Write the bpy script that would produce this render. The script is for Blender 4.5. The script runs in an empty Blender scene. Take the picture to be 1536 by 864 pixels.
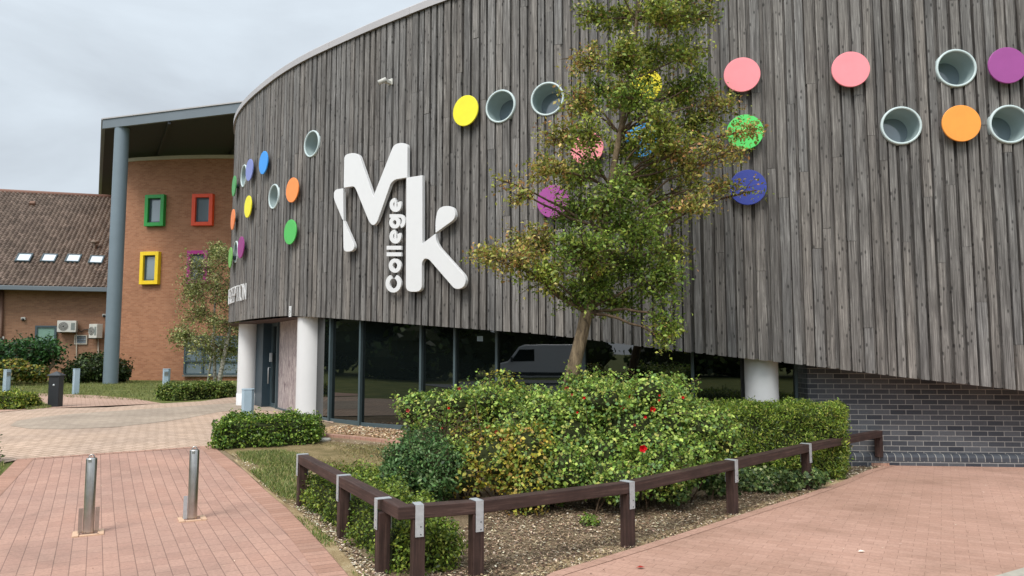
import bpy, bmesh, math, random
import numpy as np
from mathutils import Vector, Matrix
random.seed(7); rng = np.random.default_rng(7)
C = bpy.context.scene.collection
PI = math.pi
F_PX = 1120.0; TH = math.radians(5.0); EYE = 1.65
CT, ST = math.cos(TH), math.sin(TH)

# ---------------------------------------------------------------- photo geometry
def smooth(a, b, x):
    t = min(1, max(0, (x-a)/(b-a))); return t*t*(3-2*t)
def g(X, Y):
    return 0.3*smooth(9, 17, Y-0.5*max(-12, min(12, X)))
def ray(x, y):
    u = (x-768)/F_PX; v = (432-y)/F_PX
    return Vector((u, CT-v*ST, v*CT+ST))
def P(x, y, Y):
    r = ray(x, y); t = Y/r.y
    return Vector((r.x*t, Y, EYE+r.z*t))
def G(x, y, extra=0):
    r = ray(x, y); z = 0.0
    for _ in range(30):
        t = (z-EYE)/r.z; q = r*t; z = g(q.x, q.y)
    return Vector((q.x, q.y, z+extra))
def proj(p):
    d = Vector(p)-Vector((0, 0, EYE))
    zc = d.y*CT+d.z*ST; yc = -d.y*ST+d.z*CT
    return 768+F_PX*d.x/zc, 432-F_PX*yc/zc

# ---------------------------------------------------------------- colours and materials
def lin(c):
    c = c/255.0
    return c/12.92 if c <= 0.04045 else ((c+0.055)/1.055)**2.4
def rgb(r, gg, b, k=1.0): return (lin(r)*k, lin(gg)*k, lin(b)*k, 1)

class NT:
    def __init__(s, name, rough=0.7, metal=0.0, spec=0.5):
        s.m = bpy.data.materials.new(name); s.m.use_nodes = True
        s.t = s.m.node_tree; s.b = s.t.nodes['Principled BSDF']
        s.b.inputs['Roughness'].default_value = rough; s.b.inputs['Metallic'].default_value = metal
        s.b.inputs['Specular IOR Level'].default_value = spec
    def n(s, typ, **kw):
        d = s.t.nodes.new(typ)
        for k, v in kw.items():
            if k.startswith('_'): setattr(d, k[1:], v)
            else:
                key = k.replace('__', ' ')
                d.inputs[key].default_value = v
        return d
    def l(s, a, b): s.t.links.new(a, b)
    def coord(s, kind='Object', scale=(1, 1, 1), rot=(0, 0, 0), loc=(0, 0, 0)):
        tc = s.n('ShaderNodeTexCoord'); mp = s.n('ShaderNodeMapping')
        mp.inputs['Scale'].default_value = scale; mp.inputs['Rotation'].default_value = rot; mp.inputs['Location'].default_value = loc
        s.l(tc.outputs[kind], mp.inputs['Vector']); return mp.outputs['Vector']
    def noise(s, vec, scale, detail=4, rough=0.6, dist=0):
        d = s.n('ShaderNodeTexNoise', Scale=scale, Detail=detail, Roughness=rough, Distortion=dist)
        if vec: s.l(vec, d.inputs['Vector'])
        return d.outputs['Fac']
    def ramp(s, fac, stops, interp='LINEAR'):
        d = s.n('ShaderNodeValToRGB'); cr = d.color_ramp; cr.interpolation = interp
        while len(cr.elements) < len(stops): cr.elements.new(0.5)
        for e, (p, c) in zip(cr.elements, stops):
            e.position = p; e.color = c if len(c) == 4 else (*c, 1)
        s.l(fac, d.inputs['Fac']); return d.outputs['Color']
    def mix(s, a, b, fac=0.5, mode='MIX'):
        d = s.n('ShaderNodeMix', _data_type='RGBA', _blend_type=mode)
        for v, i in ((fac, 0), (a, 6), (b, 7)):
            if hasattr(v, 'is_linked') or hasattr(v, 'links'): s.l(v, d.inputs[i])
            else: d.inputs[i].default_value = v
        return d.outputs[2]
    def math(s, op, a, b=0.0):
        d = s.n('ShaderNodeMath', _operation=op)
        for v, i in ((a, 0), (b, 1)):
            if hasattr(v, 'links'): s.l(v, d.inputs[i])
            else: d.inputs[i].default_value = v
        return d.outputs[0]
    def attr(s, name='col'):
        return s.n('ShaderNodeAttribute', _attribute_name=name).outputs['Color']
    def bump(s, h, strength=0.3, dist=0.01):
        d = s.n('ShaderNodeBump', Strength=strength, Distance=dist)
        s.l(h, d.inputs['Height']); s.l(d.outputs['Normal'], s.b.inputs['Normal'])
    def base(s, c):
        if hasattr(c, 'links'): s.l(c, s.b.inputs['Base Color'])
        else: s.b.inputs['Base Color'].default_value = c
        return s.m
def grey(v): return (v, v, v, 1)

def painted(name, c, rough=0.5, metal=0.0, wear=0.12, scale=6):
    t = NT(name, rough, metal)
    v = t.coord('Object')
    f = t.noise(v, scale, 6, 0.65)
    k = t.ramp(f, [(0.3, grey(1-wear)), (0.7, grey(1.0))])
    t.bump(t.noise(v, scale*25, 3), 0.05, 0.003)
    return t.base(t.mix(c, k, 1.0, 'MULTIPLY'))

M = {}
M['white_render'] = painted('white_render', grey(0.68), 0.55, wear=0.07, scale=1.5)
M['sign_white'] = painted('sign_white', grey(0.70), 0.35, wear=0.03)
M['steel'] = painted('brushed_steel', (0.60, 0.58, 0.55, 1), 0.3, 1.0, wear=0.25, scale=9)
M['galv'] = painted('galvanised', (0.52, 0.55, 0.57, 1), 0.5, 0.35, wear=0.25, scale=20)
M['frame_teal'] = painted('slate_frame', rgb(66, 82, 88), 0.45)
M['frame_pale'] = painted('pale_mullion', rgb(70, 85, 89), 0.45)
M['door_teal'] = painted('door_slate', rgb(38, 56, 66), 0.45)
M['grey_steel'] = painted('grey_paint', rgb(112, 126, 135), 0.5, wear=0.1, scale=2)
M['fascia'] = painted('fascia_grey', rgb(104, 113, 120), 0.5, wear=0.08, scale=1)
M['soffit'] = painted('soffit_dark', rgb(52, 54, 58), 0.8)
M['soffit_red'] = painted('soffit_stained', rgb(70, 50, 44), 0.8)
M['coping'] = painted('coping_grey', rgb(176, 172, 172), 0.45, wear=0.15, scale=1)
M['coping_cream'] = painted('coping_cream', rgb(196, 186, 166), 0.6)
M['lampgrey'] = painted('pale_bluegrey', rgb(160, 180, 193), 0.45, wear=0.15, scale=5)
M['lampface'] = painted('lamp_lens', rgb(128, 134, 130), 0.3)
M['black'] = painted('black_paint', rgb(34, 37, 41), 0.5)
M['black_cap'] = painted('dark_cap', rgb(62, 66, 70), 0.5)
M['plastic_white'] = painted('offwhite_plastic', rgb(205, 203, 195), 0.5, wear=0.15, scale=10)
M['dark_grille'] = painted('dark_grille', rgb(48, 48, 48), 0.6)
M['pipe_white'] = painted('pipe_white', rgb(190, 180, 165), 0.6)
M['drainpipe'] = painted('brown_pipe', rgb(108, 78, 62), 0.6)
M['tube_inner'] = painted('tube_paint', rgb(150, 166, 166), 0.42, wear=0.1, scale=4)
M['tube_rim'] = painted('tube_rim', rgb(196, 210, 210), 0.4, wear=0.08)
M['frost'] = painted('frosted_glass', rgb(128, 160, 146), 0.25)
M['stone'] = painted('pale_stone', rgb(190, 188, 178), 0.8, wear=0.3, scale=20)
M['collar'] = painted('bollard_collar', rgb(214, 178, 148), 0.8, wear=0.2, scale=20)
M['kerb'] = painted('concrete_kerb', rgb(178, 172, 158), 0.85, wear=0.3, scale=12)
M['rust_slate'] = painted('ledge', rgb(120, 118, 112), 0.8, wear=0.25, scale=10)

def glass_mat(name, c, rough=0.02, spec=0.5):
    t = NT(name, rough, 0, spec)
    v = t.coord('Object')
    t.bump(t.noise(v, 1.3, 2), 0.03, 0.01)
    return t.base(c)
M['glass'] = glass_mat('dark_glazing', (0.004, 0.006, 0.006, 1), 0.01, 0.5); M['glass'].node_tree.nodes['Principled BSDF'].inputs['IOR'].default_value = 1.95
M['glass_blue'] = glass_mat('window_glass', (0.16, 0.205, 0.235, 1), 0.08, 1.0)  # pale grey-blue base: sky reflection painted into the glass colour
M['glass_sky'] = glass_mat('skylight_glass', (0.62, 0.68, 0.74, 1), 0.1, 1.0)
M['blind'] = painted('window_blind', rgb(120, 140, 140), 0.7)

def wood_clad():
    t = NT('weathered_boards', 0.8, 0, 0.3)
    uv = t.coord('UV', (1, 1, 1))
    fine = t.coord('UV', (55, 1.6, 1)); mid = t.coord('UV', (16, 0.5, 1)); kn = t.coord('UV', (17, 8, 1))
    broad = t.coord('UV', (0.35, 0.5, 1))
    f = t.noise(fine, 1.0, 7, 0.72, 0.6)
    m = t.noise(mid, 1.0, 5, 0.65, 0.3)
    c1 = t.ramp(f, [(0.28, rgb(64, 61, 59)), (0.5, rgb(114, 111, 108)), (0.72, rgb(172, 169, 165))])
    c2 = t.ramp(m, [(0.3, grey(0.66)), (0.55, grey(0.97)), (0.75, grey(1.12))])
    c = t.mix(c1, c2, 1.0, 'MULTIPLY')
    vo = t.n('ShaderNodeTexVoronoi', Scale=1.0, Randomness=1.0, _feature='F1'); t.l(kn, vo.inputs['Vector'])
    sel = t.n('ShaderNodeSeparateColor'); t.l(vo.outputs['Color'], sel.inputs[0])
    rad = t.math('MULTIPLY', t.math('GREATER_THAN', sel.outputs[0], 0.58), 0.17)
    dd = t.math('SUBTRACT', vo.outputs['Distance'], rad)
    k = t.ramp(dd, [(0.0, grey(0.25)), (0.05, grey(0.75)), (0.16, grey(1.0))])
    c = t.mix(c, k, 0.85, 'MULTIPLY')
    b = t.ramp(t.noise(broad, 1.0, 4, 0.6), [(0.3, (0.80, 0.80, 0.81, 1)), (0.7, (1.12, 1.1, 1.08, 1))])
    c = t.mix(c, b, 1.0, 'MULTIPLY')
    st_ = t.ramp(t.noise(t.coord('Generated', (1, 1, 1)), 3.0, 2), [(0, grey(1)), (1, grey(1))])
    stn = t.ramp(t.noise(t.coord('Object', (2.6, 2.6, 0.22)), 1.0, 5, 0.6, 0.4), [(0.3, grey(0.72)), (0.55, grey(1.02)), (0.75, (1.14, 1.13, 1.11, 1))])
    c = t.mix(c, stn, 1.0, 'MULTIPLY')
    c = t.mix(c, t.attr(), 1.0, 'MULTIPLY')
    t.bump(f, 0.6, 0.005)
    return t.base(c)
M['clad'] = wood_clad()

def brick_mat(name, ca, cb, cm, w=0.225, h=0.075, mo=0.010, off=0.5, kind='UV', rot=0, var=None, rough=0.85, bump=0.5, tint=None, squash=1.0, stain=None):
    t = NT(name, rough, 0, 0.3)
    v = t.coord(kind, (1, 1, 1), (0, 0, rot))
    br = t.n('ShaderNodeTexBrick', Scale=1.0, Mortar__Size=mo/2, Mortar__Smooth=0.15, Bias=0.0, Brick__Width=w, Row__Height=h)
    br.offset = off; br.squash = squash
    br.inputs['Color1'].default_value = ca; br.inputs['Color2'].default_value = cb; br.inputs['Mortar'].default_value = cm
    t.l(v, br.inputs['Vector'])
    f = t.noise(v, 38, 5, 0.7); f2 = t.noise(v, 0.55, 4, 0.6)
    c = t.mix(br.outputs['Color'], t.ramp(f, [(0.25, grey(0.78)), (0.75, grey(1.15))]), 1.0, 'MULTIPLY')
    c = t.mix(c, t.ramp(f2, [(0.3, tint[0]), (0.7, tint[1])] if tint else [(0.3, grey(0.88)), (0.7, grey(1.08))]), 1.0, 'MULTIPLY')
    if stain:
        s1 = t.ramp(t.noise(v, 1.1, 6, 0.68, 0.6), [(0.30, stain), (0.5, grey(1.0)), (0.72, (1.06, 1.05, 1.04, 1))])
        s2 = t.ramp(t.noise(v, 9, 4, 0.7), [(0.26, grey(0.72)), (0.36, grey(1.0))])
        c = t.mix(t.mix(c, s1, 1.0, 'MULTIPLY'), s2, 0.8, 'MULTIPLY')
    h1 = t.math('SUBTRACT', t.math('MULTIPLY', f, 0.25), br.outputs['Fac'])
    t.bump(h1, bump, 0.006)
    return t.base(c)
M['brick_grey'] = brick_mat('blue_grey_brick', rgb(54, 58, 66), rgb(92, 95, 100), rgb(150, 149, 146), mo=0.011, rough=0.5)
M['brick_header'] = brick_mat('blue_grey_header', rgb(62, 66, 74), rgb(82, 86, 92), rgb(160, 158, 152), w=0.1125, h=0.6, rough=0.5)
M['brick_orange'] = brick_mat('orange_brick', rgb(152, 104, 78), rgb(172, 123, 94), rgb(164, 135, 112), tint=[(0.90, 0.88, 0.86, 1), (1.08, 1.06, 1.04, 1)])
M['brick_brown'] = brick_mat('brown_brick', rgb(142, 104, 82), rgb(160, 120, 94), rgb(152, 128, 108))
PATH_ROT = math.radians(61)
M['pave_red'] = brick_mat('red_block_paving', rgb(178, 143, 128), rgb(169, 134, 120), rgb(134, 107, 96), stain=(0.84, 0.86, 0.86, 1), w=0.22, h=0.112, mo=0.006, kind='Object', rot=PATH_ROT, tint=[(0.92, 0.94, 0.95, 1), (1.08, 1.04, 1.0, 1)], bump=0.6)
M['pave_right'] = brick_mat('rust_block_paving', rgb(184, 148, 132), rgb(175, 139, 123), rgb(148, 116, 102), stain=(0.80, 0.80, 0.78, 1), w=0.2, h=0.1, mo=0.004, kind='Object', rot=math.radians(-150), tint=[(0.88, 0.86, 0.82, 1), (1.06, 1.05, 1.04, 1)])
M['pave_edge'] = brick_mat('edge_blocks', rgb(180, 141, 123), rgb(167, 128, 110), rgb(128, 99, 86), stain=(0.84, 0.86, 0.86, 1), w=0.105, h=0.21, mo=0.008, off=0.0, kind='UV')
M['pave_buff'] = brick_mat('buff_block_paving', rgb(198, 174, 156), rgb(183, 160, 142), rgb(130, 109, 90), stain=(0.86, 0.86, 0.86, 1), w=0.21, h=0.105, mo=0.014, kind='Object', rot=math.radians(20), tint=[(0.92, 0.92, 0.92, 1), (1.06, 1.03, 0.99, 1)])
M['pave_grey'] = brick_mat('grey_block_paving', rgb(178, 162, 145), rgb(166, 150, 134), rgb(134, 121, 107), stain=(0.88, 0.88, 0.88, 1), w=0.21, h=0.105, mo=0.01, kind='Object', rot=math.radians(20))
M['pave_far'] = brick_mat('far_red_paving', rgb(186, 156, 138), rgb(174, 144, 126), rgb(156, 126, 110), w=0.21, h=0.105, mo=0.01, kind='Object', rot=math.radians(60))

def ground_mat(name, stops, scale=3, fine=60, bump=0.8, tuft=None):
    t = NT(name, 0.95, 0, 0.15)
    v = t.coord('Object')
    a = t.noise(v, scale, 6, 0.7); b = t.noise(v, fine, 4, 0.75)
    f = t.math('ADD', t.math('MULTIPLY', a, 0.5), t.math('MULTIPLY', b, 0.5))
    t.bump(b, bump, 0.02)
    return t.base(t.ramp(f, stops))
M['lawn'] = ground_mat('lawn_grass', [(0.34, rgb(62, 74, 36)), (0.46, rgb(92, 102, 54)), (0.56, rgb(116, 118, 68)), (0.66, rgb(150, 142, 96))], 1.2, 45)
M['lawn_dry'] = ground_mat('dry_turf', [(0.34, rgb(84, 84, 50)), (0.46, rgb(124, 110, 78)), (0.56, rgb(150, 132, 98)), (0.68, rgb(176, 160, 124))], 2.2, 60)
M['soil'] = ground_mat('bark_mulch', [(0.33, rgb(84, 70, 56)), (0.45, rgb(124, 106, 84)), (0.55, rgb(152, 134, 108)), (0.66, rgb(190, 174, 146))], 1.5, 70, 1.0)
M['soil_edge'] = ground_mat('sandy_soil', [(0.33, rgb(120, 100, 72)), (0.5, rgb(170, 148, 112)), (0.66, rgb(205, 190, 156))], 3, 80, 0.8)
M['gravel'] = ground_mat('pea_gravel', [(0.36, rgb(96, 76, 56)), (0.46, rgb(168, 136, 102)), (0.56, rgb(206, 176, 138)), (0.66, rgb(230, 212, 184))], 30, 90, 1.0)
M['asphalt'] = ground_mat('asphalt', [(0.3, rgb(90, 92, 94)), (0.7, rgb(140, 142, 142))], 8, 120, 0.3)

def vcol_mat(name, rough=0.6, transl=0.0, bumpy=None, spec=0.4, scale=8):
    t = NT(name, rough, 0, spec)
    c = t.attr()
    v = t.coord('Object')
    c = t.mix(c, t.ramp(t.noise(v, scale, 4, 0.6), [(0.3, grey(0.85)), (0.7, grey(1.15))]), 1.0, 'MULTIPLY')
    t.base(c)
    if transl:
        tr = t.n('ShaderNodeBsdfTranslucent'); t.l(c, tr.inputs['Color'])
        ms = t.n('ShaderNodeMixShader', Fac=transl)
        t.l(t.b.outputs[0], ms.inputs[1]); t.l(tr.outputs[0], ms.inputs[2])
        t.l(ms.outputs[0], t.t.nodes['Material Output'].inputs['Surface'])
    return t.m
M['leaf'] = vcol_mat('leaf', 0.5, 0.3)
M['vcol'] = vcol_mat('chips', 0.85, 0, scale=40)
def bark(name, a, b, scale=(14, 14, 3), bands=False):
    t = NT(name, 0.9, 0, 0.2)
    v = t.coord('Object', scale)
    f = t.noise(v, 2.0, 6, 0.7, 0.5)
    t.bump(f, 0.8, 0.01)
    return t.base(t.ramp(f, [(0.35, a), (0.62, b)]))
M['bark'] = bark('crab_bark', rgb(74, 62, 50), rgb(142, 124, 100), (9, 9, 2.5))
M['bark_twig'] = bark('twig_bark', rgb(60, 48, 38), rgb(112, 94, 76))
M['bark_birch'] = bark('birch_bark', rgb(70, 66, 60), rgb(214, 208, 196), (5, 5, 9))
M['dark_core'] = bark('shade_core', rgb(34, 40, 22), rgb(60, 66, 36), (8, 8, 8))  # dark filler colour, stands in for the shade between leaves
def rail_wood():
    t = NT('stained_rail', 0.6, 0, 0.35)
    v = t.coord('UV', (1.2, 30, 30))
    f = t.noise(v, 1.5, 6, 0.7, 0.4)
    w = t.noise(t.coord('Object'), 4, 5, 0.7)
    c = t.ramp(f, [(0.3, rgb(44, 31, 28)), (0.55, rgb(70, 51, 46)), (0.75, rgb(106, 85, 77))])
    c = t.mix(c, t.ramp(w, [(0.35, grey(0.7)), (0.65, grey(1.15))]), 1.0, 'MULTIPLY')
    t.bump(f, 0.5, 0.003)
    return t.base(c)
M['rail'] = rail_wood()
def tile_mat():
    t = NT('pantile', 0.85, 0, 0.3)
    c = t.mix(t.attr(), t.ramp(t.noise(t.coord('Object'), 1.2, 5, 0.7), [(0.3, grey(0.75)), (0.7, grey(1.15))]), 1.0, 'MULTIPLY')
    return t.base(c)
M['tile'] = tile_mat()
def panel_mat():
    t = NT('mottled_panel', 0.35, 0, 0.5)
    v = t.coord('Object', (3, 3, 1.2))
    f = t.noise(v, 3, 6, 0.75, 1.5)
    m = t.noise(t.coord('Object', (1, 1, 1)), 0.5, 2)
    c = t.ramp(f, [(0.38, rgb(110, 92, 98)), (0.5, rgb(164, 150, 150)), (0.62, rgb(190, 180, 174))])
    return t.base(c)
M['panel'] = panel_mat()
def disc_mat(name, r, gg, b):
    return painted('disc_'+name, rgb(r, gg, b), 0.5, wear=0.13, scale=3.5)

# ---------------------------------------------------------------- mesh building
class MB:
    def __init__(s): s.v = []; s.f = []; s.uv = []; s.col = []; s.sm = []
    def add(s, pts, uv=None, col=(1, 1, 1), sm=False):
        n = len(s.v); s.v += [tuple(p) for p in pts]; s.f.append(tuple(range(n, n+len(pts))))
        s.uv.append(uv if uv else [(0, 0)]*len(pts)); s.col.append(col); s.sm.append(sm)
    def idx(s, pts, faces, uvs=None, col=(1, 1, 1), sm=False):
        n = len(s.v); s.v += [tuple(p) for p in pts]
        for k, f in enumerate(faces):
            s.f.append(tuple(n+i for i in f)); s.uv.append(uvs[k] if uvs else [(0, 0)]*len(f)); s.col.append(col); s.sm.append(sm)
    def box(s, c, size, ax=None, col=(1, 1, 1)):
        # ax: 3 unit axes
        ax = ax or (Vector((1, 0, 0)), Vector((0, 1, 0)), Vector((0, 0, 1)))
        h = [a*(d/2) for a, d in zip(ax, size)]; c = Vector(c)
        p = [c+sx*h[0]+sy*h[1]+sz*h[2] for sz in (-1, 1) for sy in (-1, 1) for sx in (-1, 1)]
        fs = [(0, 2, 3, 1), (4, 5, 7, 6), (0, 1, 5, 4), (2, 6, 7, 3), (0, 4, 6, 2), (1, 3, 7, 5)]
        dims = [(1, 0), (0, 1), (0, 2), (0, 2), (1, 2), (1, 2)]
        uvs = []
        off = (c.x*0.7, c.y*0.9+c.z)
        for f, (a, b) in zip(fs, dims):
            u_ = []
            for i in f:
                loc = [(1 if i & 1 else -1)*size[0]/2, (1 if i & 2 else -1)*size[1]/2, (1 if i & 4 else -1)*size[2]/2]
                u_.append((loc[a]+off[0], loc[b]+off[1]))
            uvs.append(u_)
        s.idx(p, fs, uvs, col)
    def beam(s, a, b, w, h, up=Vector((0, 0, 1)), col=(1, 1, 1)):
        a, b = Vector(a), Vector(b); d = (b-a); L = d.length; x = d.normalized(); y = up.cross(x).normalized(); z = x.cross(y)
        s.box((a+b)/2, (L, w, h), (x, y, z), col)
    def tube(s, pts, rad, seg=8, cap=True, col=(1, 1, 1), sm=True):
        pts = [Vector(p) for p in pts]; n = len(s.v); k = len(pts)
        if not hasattr(rad, '__len__'): rad = [rad]*k
        ref = Vector((0.3, 0.9, 0.1))
        for i, p in enumerate(pts):
            d = (pts[min(i+1, k-1)]-pts[max(i-1, 0)])
            d = d.normalized() if d.length > 1e-9 else Vector((0, 0, 1))
            a = d.cross(ref)
            if a.length < 0.05: a = d.cross(Vector((1, 0, 0)))
            a.normalize(); b = d.cross(a)
            for j in range(seg):
                th = 2*PI*j/seg
                s.v.append(tuple(p+(a*math.cos(th)+b*math.sin(th))*rad[i]))
        for i in range(k-1):
            for j in range(seg):
                j2 = (j+1) % seg
                s.f.append((n+i*seg+j, n+(i+1)*seg+j, n+(i+1)*seg+j2, n+i*seg+j2))
                s.uv.append([(0, 0)]*4); s.col.append(col); s.sm.append(sm)
        if cap:
            for i, fl in ((0, 1), (k-1, 0)):
                f = [n+i*seg+j for j in range(seg)]
                if fl == 0: f = f[::-1]
                s.f.append(tuple(f)); s.uv.append([(0, 0)]*seg); s.col.append(col); s.sm.append(False)
    def lathe(s, c, prof, seg=32, ax=None, col=(1, 1, 1), sm=True):
        # prof: (r, h) along ax[2]
        ax = ax or (Vector((1, 0, 0)), Vector((0, 1, 0)), Vector((0, 0, 1))); c = Vector(c); n = len(s.v)
        for r, h in prof:
            for j in range(seg):
                th = 2*PI*j/seg
                s.v.append(tuple(c+ax[0]*(r*math.cos(th))+ax[1]*(r*math.sin(th))+ax[2]*h))
        for i in range(len(prof)-1):
            for j in range(seg):
                j2 = (j+1) % seg
                s.f.append((n+i*seg+j, n+i*seg+j2, n+(i+1)*seg+j2, n+(i+1)*seg+j)); s.uv.append([(0, 0)]*4); s.col.append(col); s.sm.append(sm)
    def prism(s, poly, ax, o, d0, d1, col=(1, 1, 1)):
        # poly 2D in plane ax[0],ax[1]; extruded along ax[2] from d0 to d1
        o = Vector(o); k = len(poly)
        A = [o+ax[0]*p[0]+ax[1]*p[1]+ax[2]*d0 for p in poly]; B = [o+ax[0]*p[0]+ax[1]*p[1]+ax[2]*d1 for p in poly]
        fs = [tuple(range(k))[::-1], tuple(range(k, 2*k))]+[(i, (i+1) % k, k+(i+1) % k, k+i) for i in range(k)]
        s.idx(A+B, fs, None, col)
    def build(s, name, mat, parent=None, bevel=0, origin=None, smooth_all=False):
        vs = np.array(s.v, dtype=np.float64)
        if origin is None:
            lo, hi = vs.min(0), vs.max(0); origin = Vector(((lo[0]+hi[0])/2, (lo[1]+hi[1])/2, lo[2]))
        vs = vs-np.array(origin)
        me = bpy.data.meshes.new(name); me.from_pydata(vs.tolist(), [], s.f)
        uvl = me.uv_layers.new(name='UVMap'); flat = [c for f in s.uv for q in f for c in q]
        uvl.data.foreach_set('uv', flat)
        ca = me.color_attributes.new('col', 'FLOAT_COLOR', 'CORNER')
        cc = [x for f, c in zip(s.f, s.col) for _ in f for x in (c[0], c[1], c[2], 1.0)]
        ca.data.foreach_set('color', cc)
        me.polygons.foreach_set('use_smooth', [bool(x) or smooth_all for x in s.sm])
        me.materials.append(mat); me.update()
        return link(name, me, parent, origin, bevel)
def link(name, me, parent, origin, bevel=0):
    o = bpy.data.objects.new(name, me); C.objects.link(o)
    o.location = Vector(origin)
    if parent is not None:
        o.parent = parent; o.location = Vector(origin)-world_loc(parent)
    if bevel:
        b = o.modifiers.new('bevel', 'BEVEL'); b.width = bevel; b.segments = 2; b.limit_method = 'ANGLE'; b.angle_limit = math.radians(50)
    return o
def world_loc(o):
    l = Vector(o.location)
    while o.parent: o = o.parent; l = l+Vector(o.location)
    return l
def tag(o, label=None, cat=None, group=None, kind=None):
    if label: o['label'] = label
    if cat: o['category'] = cat
    if group: o['group'] = group
    if kind: o['kind'] = kind
    return o
def thing(name, loc, label, cat, group=None):
    o = bpy.data.objects.new(name, None); C.objects.link(o); o.location = Vector(loc); o.empty_display_size = 0.2
    return tag(o, label, cat, group)
def copy_thing(r, loc, label, rz=None):
    def cp(o, par):
        c = o.copy(); C.objects.link(c); c.parent = par
        for ch in [x for x in o.children]: cp(ch, c)
        return c
    n = cp(r, None); n.location = Vector(loc); n['label'] = label
    if rz is not None: n.rotation_euler.z = rz
    return n

# ---------------------------------------------------------------- foliage
def leaf_mesh(name, pos, nrm, size, cols, parent=None, mat=None, aspect=0.55, origin=None, fold=0.15):
    N = len(pos); pos = np.asarray(pos, float); nrm = np.asarray(nrm, float)
    nrm /= np.linalg.norm(nrm, axis=1, keepdims=True)+1e-9
    r = rng.normal(size=(N, 3)); t = np.cross(nrm, r); t /= np.linalg.norm(t, axis=1, keepdims=True)+1e-9
    b = np.cross(nrm, t); size = np.asarray(size).reshape(-1, 1)*np.ones((N, 1))
    v0 = pos; v1 = pos+t*size*0.5+b*size*aspect*0.5+nrm*size*fold; v2 = pos+t*size; v3 = pos+t*size*0.5-b*size*aspect*0.5+nrm*size*fold
    V = np.stack([v0, v1, v2, v3], 1).reshape(-1, 3)
    if origin is None:
        lo, hi = V.min(0), V.max(0); origin = ((lo[0]+hi[0])/2, (lo[1]+hi[1])/2, lo[2])
    V = V-np.array(origin)
    me = bpy.data.meshes.new(name); me.vertices.add(4*N); me.vertices.foreach_set('co', V.ravel())
    me.loops.add(4*N); me.loops.foreach_set('vertex_index', np.arange(4*N, dtype=np.int32))
    me.polygons.add(N); me.polygons.foreach_set('loop_start', np.arange(0, 4*N, 4, dtype=np.int32))
    me.polygons.foreach_set('loop_total', np.full(N, 4, dtype=np.int32))
    me.update(calc_edges=True)
    ca = me.color_attributes.new('col', 'FLOAT_COLOR', 'CORNER')
    cc = np.concatenate([np.asarray(cols, float), np.ones((N, 1))], 1)
    ca.data.foreach_set('color', np.repeat(cc, 4, axis=0).ravel())
    me.materials.append(mat or M['leaf']); me.validate()
    return link(name, me, parent, origin)
def palette(N, cols, w=None, jit=0.18, k=1.0):
    cols = np.array([[lin(a)*k for a in c] for c in cols]); w = None if w is None else np.array(w)/sum(w)
    i = rng.choice(len(cols), N, p=w)
    return np.clip(cols[i]*(1+rng.normal(size=(N, 1))*jit)*(1+rng.normal(size=(N, 3))*0.05), 0.003, 0.95)
def rand_unit(N):
    v = rng.normal(size=(N, 3)); return v/np.linalg.norm(v, axis=1, keepdims=True)
def shell(c, r, N, inner=0.6, up=False):
    u = rand_unit(N)
    if up: u[:, 2] = np.abs(u[:, 2])*1.0-0.15*rng.random(N)
    k = inner+(1-inner)*rng.random(N)**0.5
    k = k*(1+0.10*np.sin(u[:, 0]*5+c[0]*7)*np.sin(u[:, 1]*6+c[1])+0.08*np.sin(u[:, 2]*9+c[0]*3))
    return np.array(c)+u*np.array(r)*k[:, None], u
def vnoise(p, f, seed=0):
    # cheap smooth pseudo-noise
    q = p*f+seed*13.7
    return (np.sin(q[:, 0]+1.7*np.sin(q[:, 1]*0.9))+np.sin(q[:, 1]*1.3+1.3*np.sin(q[:, 2]*1.1+2))+np.sin(q[:, 2]*1.2+1.9*np.sin(q[:, 0]*0.8+1)))/3
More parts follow.
